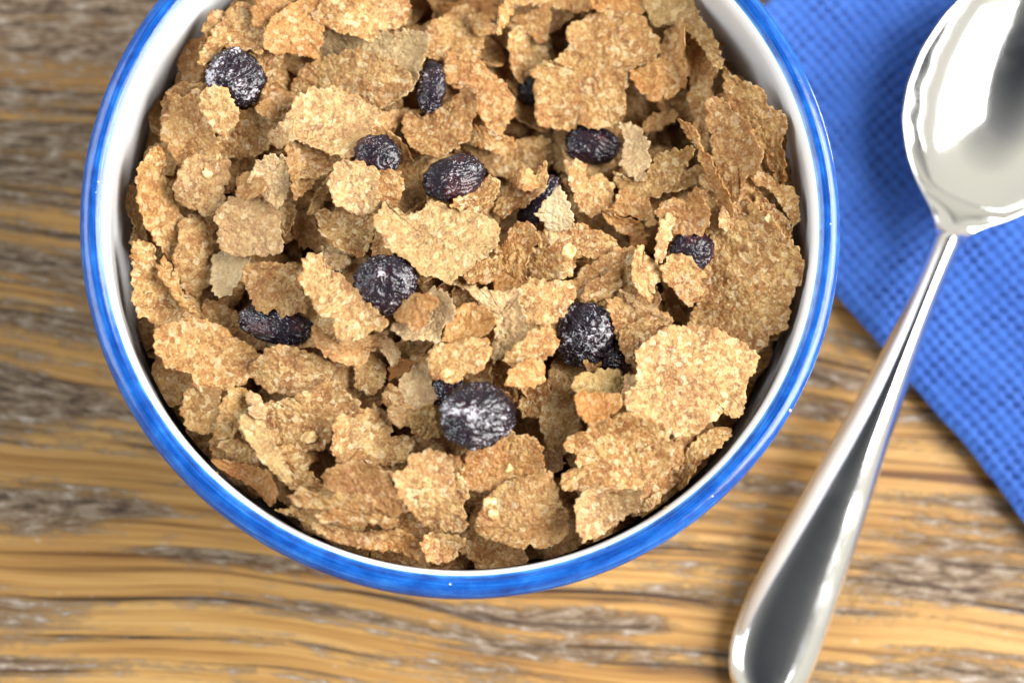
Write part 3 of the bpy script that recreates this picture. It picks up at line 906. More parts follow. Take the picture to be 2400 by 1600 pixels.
flake(2, 'B', [(1100, 1370), (1170, 1290), (1300, 1250), (1380, 1160), (1410, 1220), (1390, 1310), (1340, 1360), (1270, 1430), (1180, 1440), (1140, 1500), (1080, 1470)], N_, .0, .2)
flake(3, 'E', [(1320, 290), (1380, 240), (1490, 110), (1540, 170), (1590, 260), (1600, 330), (1560, 400), (1480, 420), (1430, 430), (1400, 350)], 'pale pointed flake covering a dusty raisin', .8, 0, (22, 60))
flake(2, 'B', [(1560, 1190), (1620, 1130), (1690, 1150), (1720, 1220), (1790, 1200), (1850, 1280), (1840, 1380), (1800, 1440), (1700, 1470), (1640, 1400), (1580, 1280)], 'lumpy flake below the wrinkled purple raisin', .05, -.1)
flake(1, 'B', [(800, 1400), (900, 1330), (990, 1240), (1050, 1290), (1050, 1370), (980, 1410), (980, 1480), (880, 1450), (770, 1440)], N_, .0, -.1)
flake(1, 'B', [(240, 1200), (320, 1220), (400, 1220), (410, 1330), (380, 1430), (290, 1420), (240, 1380)], N_, -.3, .4)
flake(2, 'B', [(210, 900), (290, 885), (400, 950), (470, 1030), (500, 1095), (420, 1090), (380, 1015), (310, 960)], 'thin curled flake arching round the dark bluish raisin', .1, .2, (40, 60), .2, 0, .6)
flake(0, 'B', [(700, 40), (830, 20), (1000, 10), (1030, 120), (900, 110), (780, 130), (720, 100)], N_, -.4, .5)
flake(1, 'B', [(1130, 160), (1250, 120), (1390, 60), (1420, 120), (1400, 260), (1330, 270), (1280, 210), (1180, 190)], N_, -.2, .3)
flake(1, 'B', [(1250, -40), (1740, -60), (1730, 20), (1670, 80), (1550, 70), (1420, 50), (1280, 40)], 'wide blurred flake at the top of the picture above the biggest flake', -.1, .2)
flake(1, 'C', [(270, 0), (600, -50), (650, 50), (560, 90), (400, 90), (290, 60)], N_, -.3, .5)
flake(2, 'C', [(650, 20), (760, -40), (900, -30), (970, 60), (1010, 170), (1070, 230), (1100, 290), (1140, 430), (1130, 490), (1070, 440), (1020, 330), (940, 240), (860, 190), (740, 200), (690, 150)], 'long blurred olive flake by the far right wall', .3, -.6, (20, 20))
flake(1, 'C', [(940, 300), (1020, 280), (1080, 370), (1140, 470), (1110, 560), (1100, 680), (1060, 760), (1070, 900), (1030, 1000), (1000, 860), (960, 660), (980, 560), (950, 420)], 'long dark flake standing on edge beside the deep dark hole', -.1, .2, (40, 10), .2, 0)
flake(4, 'C', [(1070, 690), (1130, 670), (1200, 710), (1240, 780), (1330, 830), (1400, 950), (1450, 1080), (1440, 1160), (1370, 1200), (1310, 1240), (1290, 1380), (1240, 1370), (1150, 1260), (1110, 1130), (1110, 1050), (1080, 900), (1060, 780)], 'long brown flake leaning to the right wall', -.2, .2, (30, 20), .1, 0, .8)
flake(2, 'C', [(1210, 520), (1270, 580), (1340, 605), (1440, 640), (1480, 760), (1560, 790), (1600, 850), (1560, 970), (1570, 1060), (1570, 1200), (1550, 1270), (1500, 1160), (1440, 1020), (1380, 910), (1300, 810), (1240, 740), (1210, 640)], 'brown flake standing against the right wall and shading it', -.1, .2, (40, 25), .1, 0, .8)
flake(3, 'C', [(900, 830), (980, 880), (1020, 960), (1050, 1060), (1110, 1160), (1180, 1280), (1240, 1400), (1250, 1480), (1190, 1420), (1080, 1290), (1020, 1150), (990, 1030), (930, 950)], 'narrow flake edge beside the long brown leaning flake', -.25, .45, (45, 30), .1, 0, .8)
flake(3, 'C', [(1350, 1230), (1390, 1190), (1470, 1200), (1550, 1270), (1630, 1280), (1680, 1400), (1670, 1520), (1640, 1560), (1590, 1480), (1550, 1390), (1470, 1300), (1390, 1280)], 'hooked flake touching the right wall', .1, .0, (22, 10), .2)
flake(2, 'C', [(1390, 1330), (1480, 1400), (1560, 1480), (1630, 1568), (1600, 1640), (1520, 1600), (1410, 1480)], N_, .0, .1, (20, 10))
flake(2, 'C', [(730, 1450), (770, 1390), (850, 1360), (900, 1380), (970, 1290), (1010, 1360), (1040, 1430), (1050, 1520), (1000, 1590), (900, 1600), (780, 1580)], 'brown flake with a sharp upper point below the deep dark hole', -.15, .25, (18, 60))
flake(3, 'D', [(900, 310), (960, 250), (1020, 200), (1100, 180), (1190, 190), (1240, 220), (1310, 260), (1350, 320), (1340, 400), (1360, 470), (1360, 560), (1300, 570), (1180, 570), (1070, 580), (990, 550), (930, 490), (950, 400)], 'round tan flake with a pale lower right corner', .2, .05, (12, 45))
flake(2, 'D', [(660, 390), (720, 340), (800, 340), (870, 350), (880, 420), (850, 470), (880, 500), (850, 590), (800, 650), (740, 720), (690, 760), (650, 700), (620, 620), (640, 520)], 'brownish flake with toothed right edge, beside the round tan flake', -.05, .2, (20, 160))
flake(1, 'D', [(650, 780), (720, 740), (820, 680), (890, 640), (890, 730), (830, 800), (770, 860), (700, 820)], N_, -.2, .4)
flake(1, 'D', [(900, 640), (980, 580), (1060, 570), (1160, 600), (1110, 680), (1060, 760), (1030, 840), (960, 870), (900, 800)], 'greyish white flake under the round tan flake', .7, -.3)
flake(4, 'D', [(1100, 660), (1150, 640), (1280, 640), (1400, 640), (1460, 720), (1490, 830), (1530, 920), (1530, 970), (1470, 980), (1400, 1030), (1340, 1020), (1310, 950), (1240, 1000), (1190, 950), (1130, 850), (1070, 770)], 'ragged brown flake lying across the long raisin', -.05, .3, (12, 80))
flake(4, 'D', [(1500, 640), (1570, 570), (1640, 600), (1690, 680), (1780, 740), (1870, 820), (1920, 900), (1990, 970), (2090, 1070), (2060, 1110), (1960, 1130), (1880, 1160), (1780, 1200), (1710, 1120), (1700, 1040), (1620, 1020), (1570, 950), (1560, 870), (1500, 830), (1480, 750)], 'long straight sided flake slanting down left of the plump black raisin', .25, 0, (10, 210), .08)
flake(2, 'D', [(330, 600), (390, 550), (470, 590), (500, 700), (570, 820), (600, 900), (600, 1000), (560, 1090), (480, 1070), (430, 1010), (380, 1000), (350, 900), (350, 760)], 'smooth yellowish flake resting against the left wall', .1, -.1, (25, 190), .2)
flake(3, 'D', [(470, 680), (530, 640), (600, 700), (650, 800), (700, 900), (760, 1010), (680, 980), (620, 900), (560, 800), (490, 760)], 'narrow bent flake sloping down from the left wall flake', -.05, .1, (35, 240), .2)
flake(2, 'D', [(520, 1150), (640, 1080), (780, 1060), (880, 1100), (980, 1170), (1100, 1230), (1150, 1300), (1110, 1420), (1020, 1470), (960, 1480), (900, 1530), (820, 1520), (760, 1470), (740, 1380), (600, 1370), (530, 1280)], 'broad lumpy brown flake at the lower left wall', -.15, .2, (12, 200), .1, 0, 1.3)
flake(1, 'D', [(850, 1000), (880, 930), (1000, 960), (1050, 1000), (1100, 1080), (1200, 1140), (1290, 1170), (1270, 1230), (1130, 1220), (1000, 1200), (900, 1160), (850, 1060)], 'flake with an orange edge under the long raisin', .0, .5)
flake(3, 'D', [(1150, 1330), (1230, 1280), (1290, 1200), (1420, 1210), (1540, 1250), (1650, 1320), (1710, 1360), (1660, 1430), (1590, 1500), (1500, 1540), (1390, 1530), (1280, 1520), (1180, 1450), (1130, 1390)], 'rounded lumpy flake with a pointed right end below the long raisin', .0, .3, (12, 90), -.12, 0, 1.3)
flake(3, 'A', [(1680, 1230), (1740, 1130), (1870, 1110), (1940, 1150), (2010, 1180), (2000, 1300), (2000, 1400), (1960, 1470), (1890, 1480), (1800, 1440), (1720, 1400), (1680, 1310)], 'squarish pale flake below the dark bluish raisin', .3, -.05, (15, 160))
flake(2, 'D', [(1590, 290), (1680, 300), (1780, 330), (1890, 370), (1960, 320), (1970, 420), (1940, 550), (1870, 600), (1790, 560), (1700, 500), (1640, 420)], N_, .05, .1)
flake(1, 'D', [(1440, 400), (1480, 310), (1570, 300), (1610, 400), (1680, 500), (1600, 530), (1480, 500)], N_, -.05, .4)
flake(2, 'D', [(1520, 290), (1560, 180), (1640, 70), (1690, 60), (1645, 175), (1575, 265)], 'thin flake edge left of the squarish pale flake', .2, 0, (45, 140), .1, 0, .6)
flake(2, 'D', [(1320, 290), (1370, 220), (1450, 250), (1440, 340), (1420, 400), (1370, 450), (1330, 380)], N_, .15, .1)
flake(3, 'D', [(1570, 1090), (1700, 1130), (1780, 1190), (1930, 1150), (2060, 1120), (2040, 1220), (1950, 1260), (1900, 1350), (1780, 1340), (1650, 1290), (1590, 1200)], 'crumbly orange edged flake under the long straight sided flake', .15, .4, (10, 250), .1, 0, 1.4)
flake(2, 'D', [(1620, 520), (1700, 560), (1800, 580), (1810, 620), (1760, 690), (1690, 650)], N_, .4, -.1)
flake(4, 'E', [(215, 350), (250, 290), (300, 220), (370, 280), (470, 300), (550, 270), (580, 210), (680, 220), (750, 280), (830, 290), (960, 320), (1040, 370), (1075, 450), (1070, 540), (1020, 590), (900, 650), (820, 720), (740, 790), (660, 740), (550, 710), (470, 650), (370, 590), (280, 540), (290, 480), (220, 410)], 'large pale yellow flake in the middle of the bowl', .45, -.35, (8, 250), .05, 0, 1.0)
flake(5, 'E', [(360, 980), (420, 890), (520, 840), (620, 850), (670, 920), (600, 990), (570, 1060), (520, 1120), (460, 1080), (380, 1030)], 'brown triangular flake lying on a pale one below the plump black raisin', -.2, .3, (12, 30))
flake(4, 'E', [(640, 840), (720, 850), (790, 930), (820, 980), (760, 1060), (700, 1120), (690, 1190), (600, 1180), (500, 1200), (400, 1150), (380, 1080), (500, 1000), (600, 900)], 'pale flake with a brown triangular flake on it', .4, -.1)
flake(3, 'E', [(720, 1180), (770, 1000), (880, 920), (960, 940), (1080, 1010), (1030, 1120), (960, 1160), (800, 1200)], 'rusty orange flake in the middle, beside a broad pale one', -.1, .75)
flake(4, 'E', [(600, 1400), (590, 1300), (640, 1220), (760, 1200), (900, 1170), (1010, 1170), (1030, 1260), (980, 1370), (930, 1410), (850, 1420), (790, 1470), (700, 1470), (640, 1440)], 'light tan flake right above the broad speckled raisin', .3, .1, (14, 270), -.12, 0, 1.1, [(-.35, -.5, .0017)])
flake(2, 'E', [(900, 850), (1000, 840), (1110, 870), (1210, 830), (1230, 950), (1240, 1050), (1330, 1090), (1280, 1180), (1180, 1200), (1060, 1290), (1030, 1200), (1080, 1050), (980, 930)], 'long pale ragged flake left of the white dusted raisin', .3, -.15)
flake(3, 'E', [(1230, 830), (1290, 750), (1380, 760), (1470, 770), (1590, 760), (1620, 880), (1590, 930), (1510, 1000), (1420, 1080), (1330, 1060), (1260, 1030), (1240, 940)], 'pale cream flake touching the white dusted raisin', .55, 0, (15, 130), -.15)
flake(2, 'E', [(1280, 620), (1380, 560), (1370, 480), (1480, 430), (1600, 420), (1700, 460), (1800, 490), (1850, 560), (1840, 670), (1780, 660), (1700, 620), (1590, 640), (1590, 740), (1480, 770), (1330, 740)], 'flake carrying a round pale bran chip', .05, .3, (10, 100), -.15, 0, 1.2, [(-.10, -.08, .0024)])
flake(2, 'E', [(1080, 560), (1150, 500), (1190, 400), (1280, 380), (1340, 440), (1360, 500), (1300, 560), (1280, 650), (1270, 760), (1190, 720), (1110, 650)], 'crooked brown flake right of the large pale yellow flake', .0, .35, None, .1, 0, 1.4)
flake(3, 'E', [(1640, 870), (1700, 780), (1790, 740), (1850, 650), (1900, 640), (1930, 740), (1920, 800), (1850, 870), (1780, 890), (1700, 890)], 'wedge of flake just above the white dusted raisin', .15, .1, (15, 120))
flake(3, 'E', [(1990, 600), (2050, 520), (2090, 580), (2170, 680), (2185, 740), (2130, 800), (2110, 890), (2040, 870), (1970, 740)], 'leaf shaped yellow flake left of the dark raisin near the right wall', .25, -.1, (25, 180), .2)
flake(4, 'E', [(1910, 815), (1990, 840), (2080, 920), (2180, 960), (2250, 1020), (2200, 1015), (2090, 965), (1980, 900)], 'thin sliver of flake like a twig', .2, .1, (15, 0), .1, 0, .5)
flake(3, 'E', [(1780, 260), (1850, 260), (1920, 320), (2000, 320), (2080, 370), (2110, 430), (2080, 500), (2000, 510), (1940, 440), (1860, 370)], 'folded orange flake with raised rim', .0, .55, (20, 90), .5, 1.2)
flake(2, 'E', [(1880, 250), (1940, 160), (2040, 180), (2120, 230), (2150, 350), (2110, 380), (2020, 310), (1940, 310)], N_, -.25, .4)
flake(3, 'E', [(2170, 380), (2230, 310), (2275, 330), (2270, 460), (2230, 560), (2170, 650), (2150, 560), (2160, 460)], 'upright narrow flake left of the dark raisin near the right wall', .1, .1, (35, 180), .1, 0, .7)
flake(3, 'F', [(1020, 680), (1100, 590), (1190, 590), (1240, 640), (1340, 740), (1290, 760), (1320, 800), (1290, 900), (1210, 930), (1150, 870), (1100, 800), (1040, 750)], 'lumpy flake overlapping the dark raisin near the right wall', .15, .1, (10, 250), .1, 0, 1.4)
flake(2, 'E', [(1160, 1240), (1240, 1180), (1340, 1100), (1440, 1080), (1480, 1180), (1440, 1260), (1340, 1300), (1240, 1310), (1150, 1300)], 'tan flake left of the white dusted raisin, above an orange crumbly one', .1, .25)
flake(4, 'E', [(1110, 1470), (1160, 1370), (1260, 1300), (1350, 1290), (1390, 1350), (1400, 1420), (1320, 1490), (1220, 1500)], 'orange crumbly flake above and right of the broad speckled raisin', .0, .65, (12, 200), .1, 0, 1.5)
flake(3, 'G', [(1660, 240), (1750, 150), (1830, 140), (1860, 250), (1890, 350), (1830, 410), (1730, 440), (1680, 370)], 'smooth pointed pale flake left of the broad speckled raisin', .3, 0, (18, 190))
flake(1, 'E', [(1830, 900), (1960, 890), (2010, 960), (1980, 1060), (1890, 1130), (1880, 1050), (1840, 980)], N_, -.1, .35)
flake(2, 'F', [(740, 1130), (840, 1050), (950, 1000), (1050, 1010), (1050, 1070), (960, 1100), (870, 1180), (840, 1260), (860, 1320), (870, 1400), (800, 1300), (760, 1220)], 'shaded olive flake behind the largest pale angular flake', -.05, -.3)
flake(2, 'F', [(1550, 320), (1620, 285), (1700, 310), (1770, 360), (1830, 440), (1860, 500), (1930, 550), (1950, 620), (1980, 680), (1970, 770), (1900, 830), (1880, 950), (1860, 1040), (1760, 1070), (1740, 1150), (1680, 1190), (1600, 1190), (1480, 1120), (1380, 1080), (1290, 1030), (1300, 950), (1350, 900), (1340, 820), (1370, 700), (1400, 560), (1450, 430)], 'large round brown flake leaning on the right wall', -.1, .2, (18, 10), .08, 0, .9, [(.3, .75, .0011)])
flake(5, ('F', 'H'), [[(840, 1250), (900, 1200), (980, 1130), (1080, 1070), (1160, 1090), (1260, 1060), (1340, 1050), (1390, 1110), (1480, 1140), (1590, 1190), (1650, 1250), (1690, 1300), (1650, 1370), (1600, 1440), (1590, 1530)], [(1930, 360), (1905, 470), (1800, 440), (1640, 560), (1540, 600), (1450, 540), (1340, 520), (1250, 460), (1205, 390), (1220, 290), (1290, 265), (1290, 190), (1270, 130)]], 'largest pale angular flake, lying on top at the lower right', .32, .0, (8, 130), .05, 0, .9)
flake(3, 'H', [(860, 650), (900, 580), (980, 540), (1060, 480), (1130, 470), (1250, 440), (1340, 480), (1450, 530), (1500, 640), (1480, 720), (1450, 800), (1350, 830), (1270, 900), (1100, 890), (930, 900), (820, 870), (850, 790), (930, 770), (940, 720)], 'broad brown speckled flake under the largest pale angular flake', -.05, .1, (10, 120))
flake(3, 'H', [(890, 250), (950, 190), (1050, 180), (1150, 170), (1220, 220), (1290, 270), (1210, 320), (1090, 330), (960, 340), (900, 310)], 'olive knobbly flake under the white dusted raisin', .1, -.7, (12, 90), .1, 0, 1.3)
flake(4, 'H', [(890, 350), (960, 310), (1100, 320), (1180, 330), (1200, 420), (1130, 460), (1060, 490), (1030, 540), (980, 510), (930, 440)], 'deep orange toasted flake below the olive knobbly flake', -.25, .95, (10, 270), .1, 0, 1.3)
flake(2, 'H', [(700, 370), (790, 300), (880, 290), (900, 380), (930, 450), (900, 560), (850, 650), (820, 700), (740, 640), (710, 540)], 'upright pale flake left of the deep orange toasted flake', .2, -.3, (20, 180))
flake(3, 'H', [(260, 660), (350, 600), (480, 550), (600, 580), (690, 630), (700, 740), (690, 800), (590, 850), (500, 870), (420, 920), (280, 900), (190, 880), (230, 780)], 'tan flake with a pale fleck, just below the broad speckled raisin', .05, .2, (12, 90), .1, 0, 1.1, [(.15, -.1, .0012)])
flake(4, 'H', [(300, 1080), (370, 1000), (420, 930), (520, 870), (620, 850), (750, 840), (770, 920), (800, 1000), (850, 1080), (860, 1180), (800, 1260), (700, 1290), (560, 1280), (440, 1250), (350, 1250), (290, 1160)], 'rounded brown flake with a pale chip at its left edge, near the bottom rim', -.05, .2, (14, 90), -.1, 0, 1.1, [(-.68, .25, .0019), (-.62, .0, .0015)])
flake(3, 'H', [(900, 1000), (960, 930), (1060, 910), (1160, 930), (1280, 900), (1250, 1040), (1160, 1110), (1060, 1180), (930, 1210), (900, 1130)], 'cupped flake at the bottom rim right of the rounded brown flake', .1, .05, (16, 120), .45, 0.5)
flake(3, 'H', [(1510, 840), (1560, 720), (1640, 620), (1720, 530), (1800, 480), (1840, 530), (1800, 640), (1700, 720), (1620, 800), (1560, 890)], 'rolled flake lying along the lower right wall', -.05, .15, (30, 330), -.4, .8)
flake(2, 'H', [(570, 390), (620, 300), (740, 250), (750, 310), (700, 380), (690, 440), (600, 460)], N_, .2, -.05)
flake(2, 'H', [(710, 700), (760, 660), (850, 740), (800, 790), (730, 810)], N_, .25, .1)
flake(2, 'H', [(1260, 1050), (1340, 975), (1420, 925), (1435, 965), (1360, 1030), (1280, 1060)], N_, .1, 0, (20, 330))
flake(1, 'H', [(1500, 640), (1600, 560), (1660, 600), (1560, 740), (1480, 790)], N_, -.2, .3)
flake(2, 'G', [(860, 440), (900, 380), (1040, 370), (1150, 300), (1260, 270), (1310, 330), (1390, 380), (1390, 440), (1250, 520), (1240, 580), (1170, 640), (1080, 650), (950, 620), (880, 560)], 'broad tan flake with a whitish crumb at its lower edge', .1, .15, (8, 90), .08, 0, 1.0, [(-.05, -.55, .0026)])
flake(3, 'G', [(1240, 560), (1250, 500), (1340, 470), (1420, 450), (1500, 410), (1570, 460), (1610, 510), (1590, 590), (1700, 590), (1720, 670), (1650, 740), (1560, 770), (1420, 740), (1280, 740), (1240, 660)], 'light tan flake with a stepped right side, left of the broad speckled raisin', .25, .1, (10, 200))
flake(3, 'G', [(670, 500), (760, 450), (820, 500), (880, 620), (930, 720), (980, 800), (970, 890), (900, 820), (820, 740), (740, 640), (680, 560)], 'slim smooth olive flake standing on edge near the lower left wall', .1, -.5, (35, 220), .1, 0, .6)
flake(2, 'G', [(570, 640), (640, 590), (720, 630), (800, 700), (800, 750), (720, 750), (620, 690)], N_, .1, -.2)
flake(2, 'G', [(580, 700), (680, 735), (780, 765), (880, 800), (930, 880), (910, 960), (860, 960), (760, 870), (640, 790)], 'dark brown shadowed flake low at the lower left wall', -.6, .3, (20, 45))
flake(3, 'G', [(1200, 800), (1300, 750), (1360, 740), (1450, 730), (1540, 770), (1600, 800), (1640, 920), (1690, 1030), (1600, 1060), (1480, 980), (1350, 930), (1230, 900)], 'dark toasted brown flake near the bottom rim', -.45, .35, (14, 90))
flake(4, 'G', [(990, 930), (1060, 890), (1170, 935), (1290, 925), (1430, 925), (1510, 955), (1530, 1010), (1490, 1060), (1380, 1035), (1290, 1015), (1190, 1025), (1020, 1005)], 'long wavy flake edge topmost of three stacked at the bottom rim', .15, -.05, (30, 90), .1, 1.57, 1.1)
flake(3, 'G', [(1150, 1060), (1260, 1020), (1380, 1050), (1510, 1060), (1640, 1085), (1640, 1112), (1480, 1120), (1330, 1130), (1200, 1105)], 'reddish brown flake edge in the middle of three stacked at the bottom rim', -.15, .4, (30, 90), .1, 1.57)
flake(2, 'G', [(950, 1050), (1050, 1010), (1180, 1100), (1290, 1165), (1400, 1160), (1620, 1145), (1640, 1170), (1500, 1215), (1330, 1235), (1270, 1210), (1150, 1140), (1040, 1060)], 'lowest of three flake edges stacked at the bottom rim', .0, 0, (25, 90), .1, 1.57)
flake(4, 'G', [(1610, 810), (1680, 770), (1750, 690), (1870, 670), (1990, 720), (2000, 830), (1990, 920), (2050, 1010), (2080, 1120), (2040, 1170), (1930, 1170), (1830, 1140), (1750, 1060), (1680, 980), (1640, 900)], 'tall pale tan flake pointing down to the bottom rim', .2, .05, (14, 130))
flake(2, 'G', [(1790, 1220), (1850, 1180), (1960, 1180), (2040, 1190), (2010, 1270), (1960, 1330), (1850, 1330)], 'small flake at the bottom rim under the tall pale tan flake', .0, .1, (18, 90))
flake(1, 'G', [(350, 430), (370, 320), (460, 300), (550, 320), (570, 420), (560, 520), (470, 540), (390, 520)], 'knobbly yellow flake squeezed against the lower left wall', -.05, -.35, None, .1, 0, 1.7)
flake(1, 'G', [(580, 400), (640, 310), (730, 300), (740, 400), (700, 460), (650, 560), (560, 560)], N_, .1, -.2)
flake(1, 'G', [(920, 700), (1000, 650), (1140, 660), (1150, 720), (1080, 780), (1220, 900), (1100, 930), (990, 850), (980, 760)], N_, -.1, .2)
flake(1, 'G', [(1400, 170), (1480, 100), (1570, 150), (1560, 260), (1500, 320), (1400, 270)], N_, .0, -.1)
flake(2, 'G', [(1600, 170), (1680, 110), (1750, 130), (1700, 200), (1620, 230)], 'small rust red flake left of the smooth pointed pale flake', -.4, .95)
flake(3, 'G', [(1720, 470), (1790, 400), (1870, 370), (1890, 440), (1880, 510), (1910, 580), (1830, 590), (1740, 550)], 'small greenish pale flake touching the broad speckled raisin', .45, -.6)
flake(3, 'G', [(1560, 320), (1610, 260), (1670, 290), (1680, 360), (1620, 400), (1570, 390)], N_, .35, 0)
flake(1, 'G', [(1440, 1240), (1560, 1200), (1700, 1200), (1800, 1260), (1800, 1330), (1700, 1300), (1560, 1290)], N_, -.15, .3, (15, 90))
flake(1, 'H', [(170, 1270), (240, 1210), (310, 1230), (330, 1340), (280, 1330)], N_, -.2, .1, (15, 90))
flake(1, 'E', [(840, 700), (960, 650), (1080, 600), (1080, 700), (1000, 770), (880, 780)], N_, -.05, .25)
flake(1, 'G', [(700, 560), (860, 560), (900, 650), (980, 700), (1000, 800), (900, 700)], N_, -.1, .2)
flake(1, 'F', [(1180, 930), (1290, 990), (1290, 1060), (1150, 1060), (1060, 1010), (1090, 960)], N_, -.1, .2)

GENERIC = 'mid sized bran flake of plain outline lying among its look alikes'
LEVEL = HEAP1
used = 0
NAMED, PLAIN = [], []
RAIS = []
filled = False


def fill_holes(n):
    """more shards drop into the deepest hollows left between the flakes"""
    for i in range(n):
        m_ = hm.copy()
        for ax_ in (0, 1):
            cs_ = np.cumsum(np.pad(m_, [(12, 11), (0, 0)] if ax_ == 0 else [(0, 0), (12, 11)], mode='edge'), axis=ax_)
            m_ = (cs_[23:] - np.vstack([np.zeros((1, HN)), cs_[:-23]])[:HN]) / 23 if ax_ == 0 else (cs_[:, 23:] - np.hstack([np.zeros((HN, 1)), cs_[:, :-23]])[:, :HN]) / 23
        gap = np.where(rr_ < 0.064, m_ - hm, -1)
        for cx_, cy_, r2_ in RAIS:
            gap[np.hypot((xx_ - ctr) * CELL - cx_, (yy_ - ctr) * CELL - cy_) < r2_ + 0.004] = -1
        ky, kx = np.unravel_index(np.argmax(gap), gap.shape)
        r_ = np.random.RandomState(9000 + i)
        FILL.append((drop_random(9500 + i, 0.064, r_.uniform(0.0030, 0.0046), 0.00045, 0.45, 80, ((kx - ctr) * CELL, (ky - ctr) * CELL)), r_.uniform(-0.4, 0.4), r_.uniform(-0.3, 0.5)))


for i, it in enumerate(sorted(ITEMS, key=lambda z: z[1])):
    if it[1] >= 4 and not filled:
        filled = True
        for z in ITEMS:
            if z[0] == 'R' and z[1] >= 4:
                c = on_z([(z[2], z[3])], LEVEL + 0.004)[0]
                RAIS.append((c[0], c[1], max(z[4], z[5]) * 0.0000855))
        fill_holes(10)
    if it[0] == 'F':
        _, level, P, label, tone, warm, tilt, curl, cdir, crump, chips, cap = it
        seed = 5000 + 37 * ITEMS.index(it)
        P = np.array(P)
        # the outline read off is the part that shows; lower flakes run on under their neighbours
        P = P.mean(0) + (P - P.mean(0)) * (1.24 if level < 2 else 1.18 if level < 3 else 1.07 if level < 4 else 1.02)
        if curl is None:
            curl, cdir = np.random.RandomState(seed).uniform(-0.32, 0.42), np.random.RandomState(seed + 1).uniform(0, 3.1)
        tone += np.random.RandomState(seed + 2).uniform(-0.52, 0.22)
        warm += np.random.RandomState(seed + 4).uniform(-0.25, 0.25)
        zc = LEVEL
        gx = gy = 0.0
        for step in range(3):
            X = on_z(P, zc)
            X = clamp_wall(X)
            c = X.mean(0)
            samp = np.concatenate([c + (X - c) * t_ for t_ in (0.0, 0.35, 0.65, 0.9)])
            h = hm[cells(samp[:, 0], samp[:, 1])]
            zc = float(np.percentile(h, 70)) + 0.0008
        g = local_plane(samp[:, 0], samp[:, 1], h, cap)
        gx, gy = g * 0.8
        if tilt:
            s_ = math.tan(rad(tilt[0])); d_ = img_dir(tilt[1])
            gx = gx * 0.5 + s_ * d_[0]; gy = gy * 0.5 + s_ * d_[1]
            m_ = math.hypot(gx, gy)
            if m_ > 1.3:
                gx, gy = gx * 1.3 / m_, gy * 1.3 / m_
        a, b, n_ = basis(gx, gy)
        Rm = np.stack([a, b, n_])
        p0 = np.array([c[0], c[1], zc])
        for step in range(3):
            X = on_plane(P, p0, n_)
            mid = X.mean(0)
            p0 = mid
            uv_ = (X - p0) @ np.stack([a, b], 1)
            top_, bot_, q_ = flake_shape(uv_, seed, 0.00040, curl, cdir, crump, 1.0)
            dz = settle(top_, bot_, a, b, n_, p0, 94 if level < 3 else 96 if level < 4 else 98)
            p0 = p0 + np.array([0, 0, dz])
        Wt, Wb = clamp_wall(p0 + top_ @ Rm), clamp_wall(p0 + bot_ @ Rm)
        stamp(Wt)
        o = flake_object(p0, Rm, Wt, Wb, q_, label or GENERIC, 'flakes on top of the cereal' if label else 'plain flakes among the top layer', tone, warm)
        (NAMED if label else PLAIN).append((o, p0))
        used += 1
        ext = np.abs(uv_).max(0)
        for cx_, cy_, rr2 in chips:                       # pale bran chips baked into the flake
            rr2 *= 0.8
            pu = np.array([cx_ * ext[0], cy_ * ext[1]])
            k_ = np.argmin(np.hypot(*(top_[:, :2] - pu).T))
            aa = np.linspace(0, 2 * np.pi, 22, endpoint=False)
            ph = np.linspace(0, np.pi, 12)
            rsd = np.random.RandomState(seed + 3)
            sx_, sy_, rot = rr2 * rsd.uniform(.85, 1.2), rr2 * rsd.uniform(.55, .8), rsd.uniform(0, 3.1)
            bx = np.sin(ph)[:, None] * np.cos(aa) * sx_; by = np.sin(ph)[:, None] * np.sin(aa) * sy_; bz = np.cos(ph)[:, None] * np.ones(22) * rr2 * .26
            f_ = 1 + .5 * pn(bx / rr2 * 1.4, by / rr2 * 1.4, seed % 31)
            bx, by = (bx * math.cos(rot) - by * math.sin(rot)) * f_, (bx * math.sin(rot) + by * math.cos(rot)) * f_
            Vc = np.stack([bx, by, bz * f_], -1).reshape(-1, 3) + top_[k_] + np.array([0, 0, rr2 * .08])
            obj('bran_chip', mesh_from('bran_chip', Vc, ring_quads(11, 22), M_CHIP), o)
    else:
        _, level, cx, cy, rx, ry, ang, label, bloom, sink, seed = it
        z = LEVEL + 0.002
        rxm, rym = rx * 0.0000855, ry * 0.0000855
        hz = min(rxm, rym) * 0.62
        for step in range(4):
            c = on_z([(cx, cy)], z)[0]
            aa = np.linspace(0, 2 * np.pi, 24, endpoint=False)
            fx = np.concatenate([np.cos(aa) * rxm * t_ for t_ in (.2, .5, .8)]); fy = np.concatenate([np.sin(aa) * rym * t_ for t_ in (.2, .5, .8)])
            h = hm[cells(c[0] + fx, c[1] + fy)]
            z = float(np.percentile(h, 72)) + hz * 0.62 - sink
        g = local_plane(c[0] + fx, c[1] + fy, h, 0.35)
        a, b, n_ = basis(*(g * 0.7))
        ca, sa = math.cos(rad(ang)), math.sin(rad(ang))
        a2, b2 = a * ca + b * sa, -a * sa + b * ca
        Rm = np.stack([a2, b2, n_])
        nu, nvv = 88, 60
        aa = np.linspace(0, 2 * np.pi, nu, endpoint=False)
        ph = np.linspace(0.0001, np.pi - 0.0001, nvv)
        dx = np.sin(ph)[:, None] * np.cos(aa); dy = np.sin(ph)[:, None] * np.sin(aa); dz_ = np.cos(ph)[:, None] * np.ones(nu)
        # wrinkled skin: creases run along the raisin and fork
        s1 = pn(dx * 1.3 + dz_ * .7, dy * 1.3 - dz_ * .4, seed)
        wx, wy = dx * 1.5 + .9 * s1, dy * 2.3 - .8 * s1
        cre = 1 - np.abs(pn(wx * 1.5 + dz_, wy * 1.5 + dz_ * .9, seed + 20))
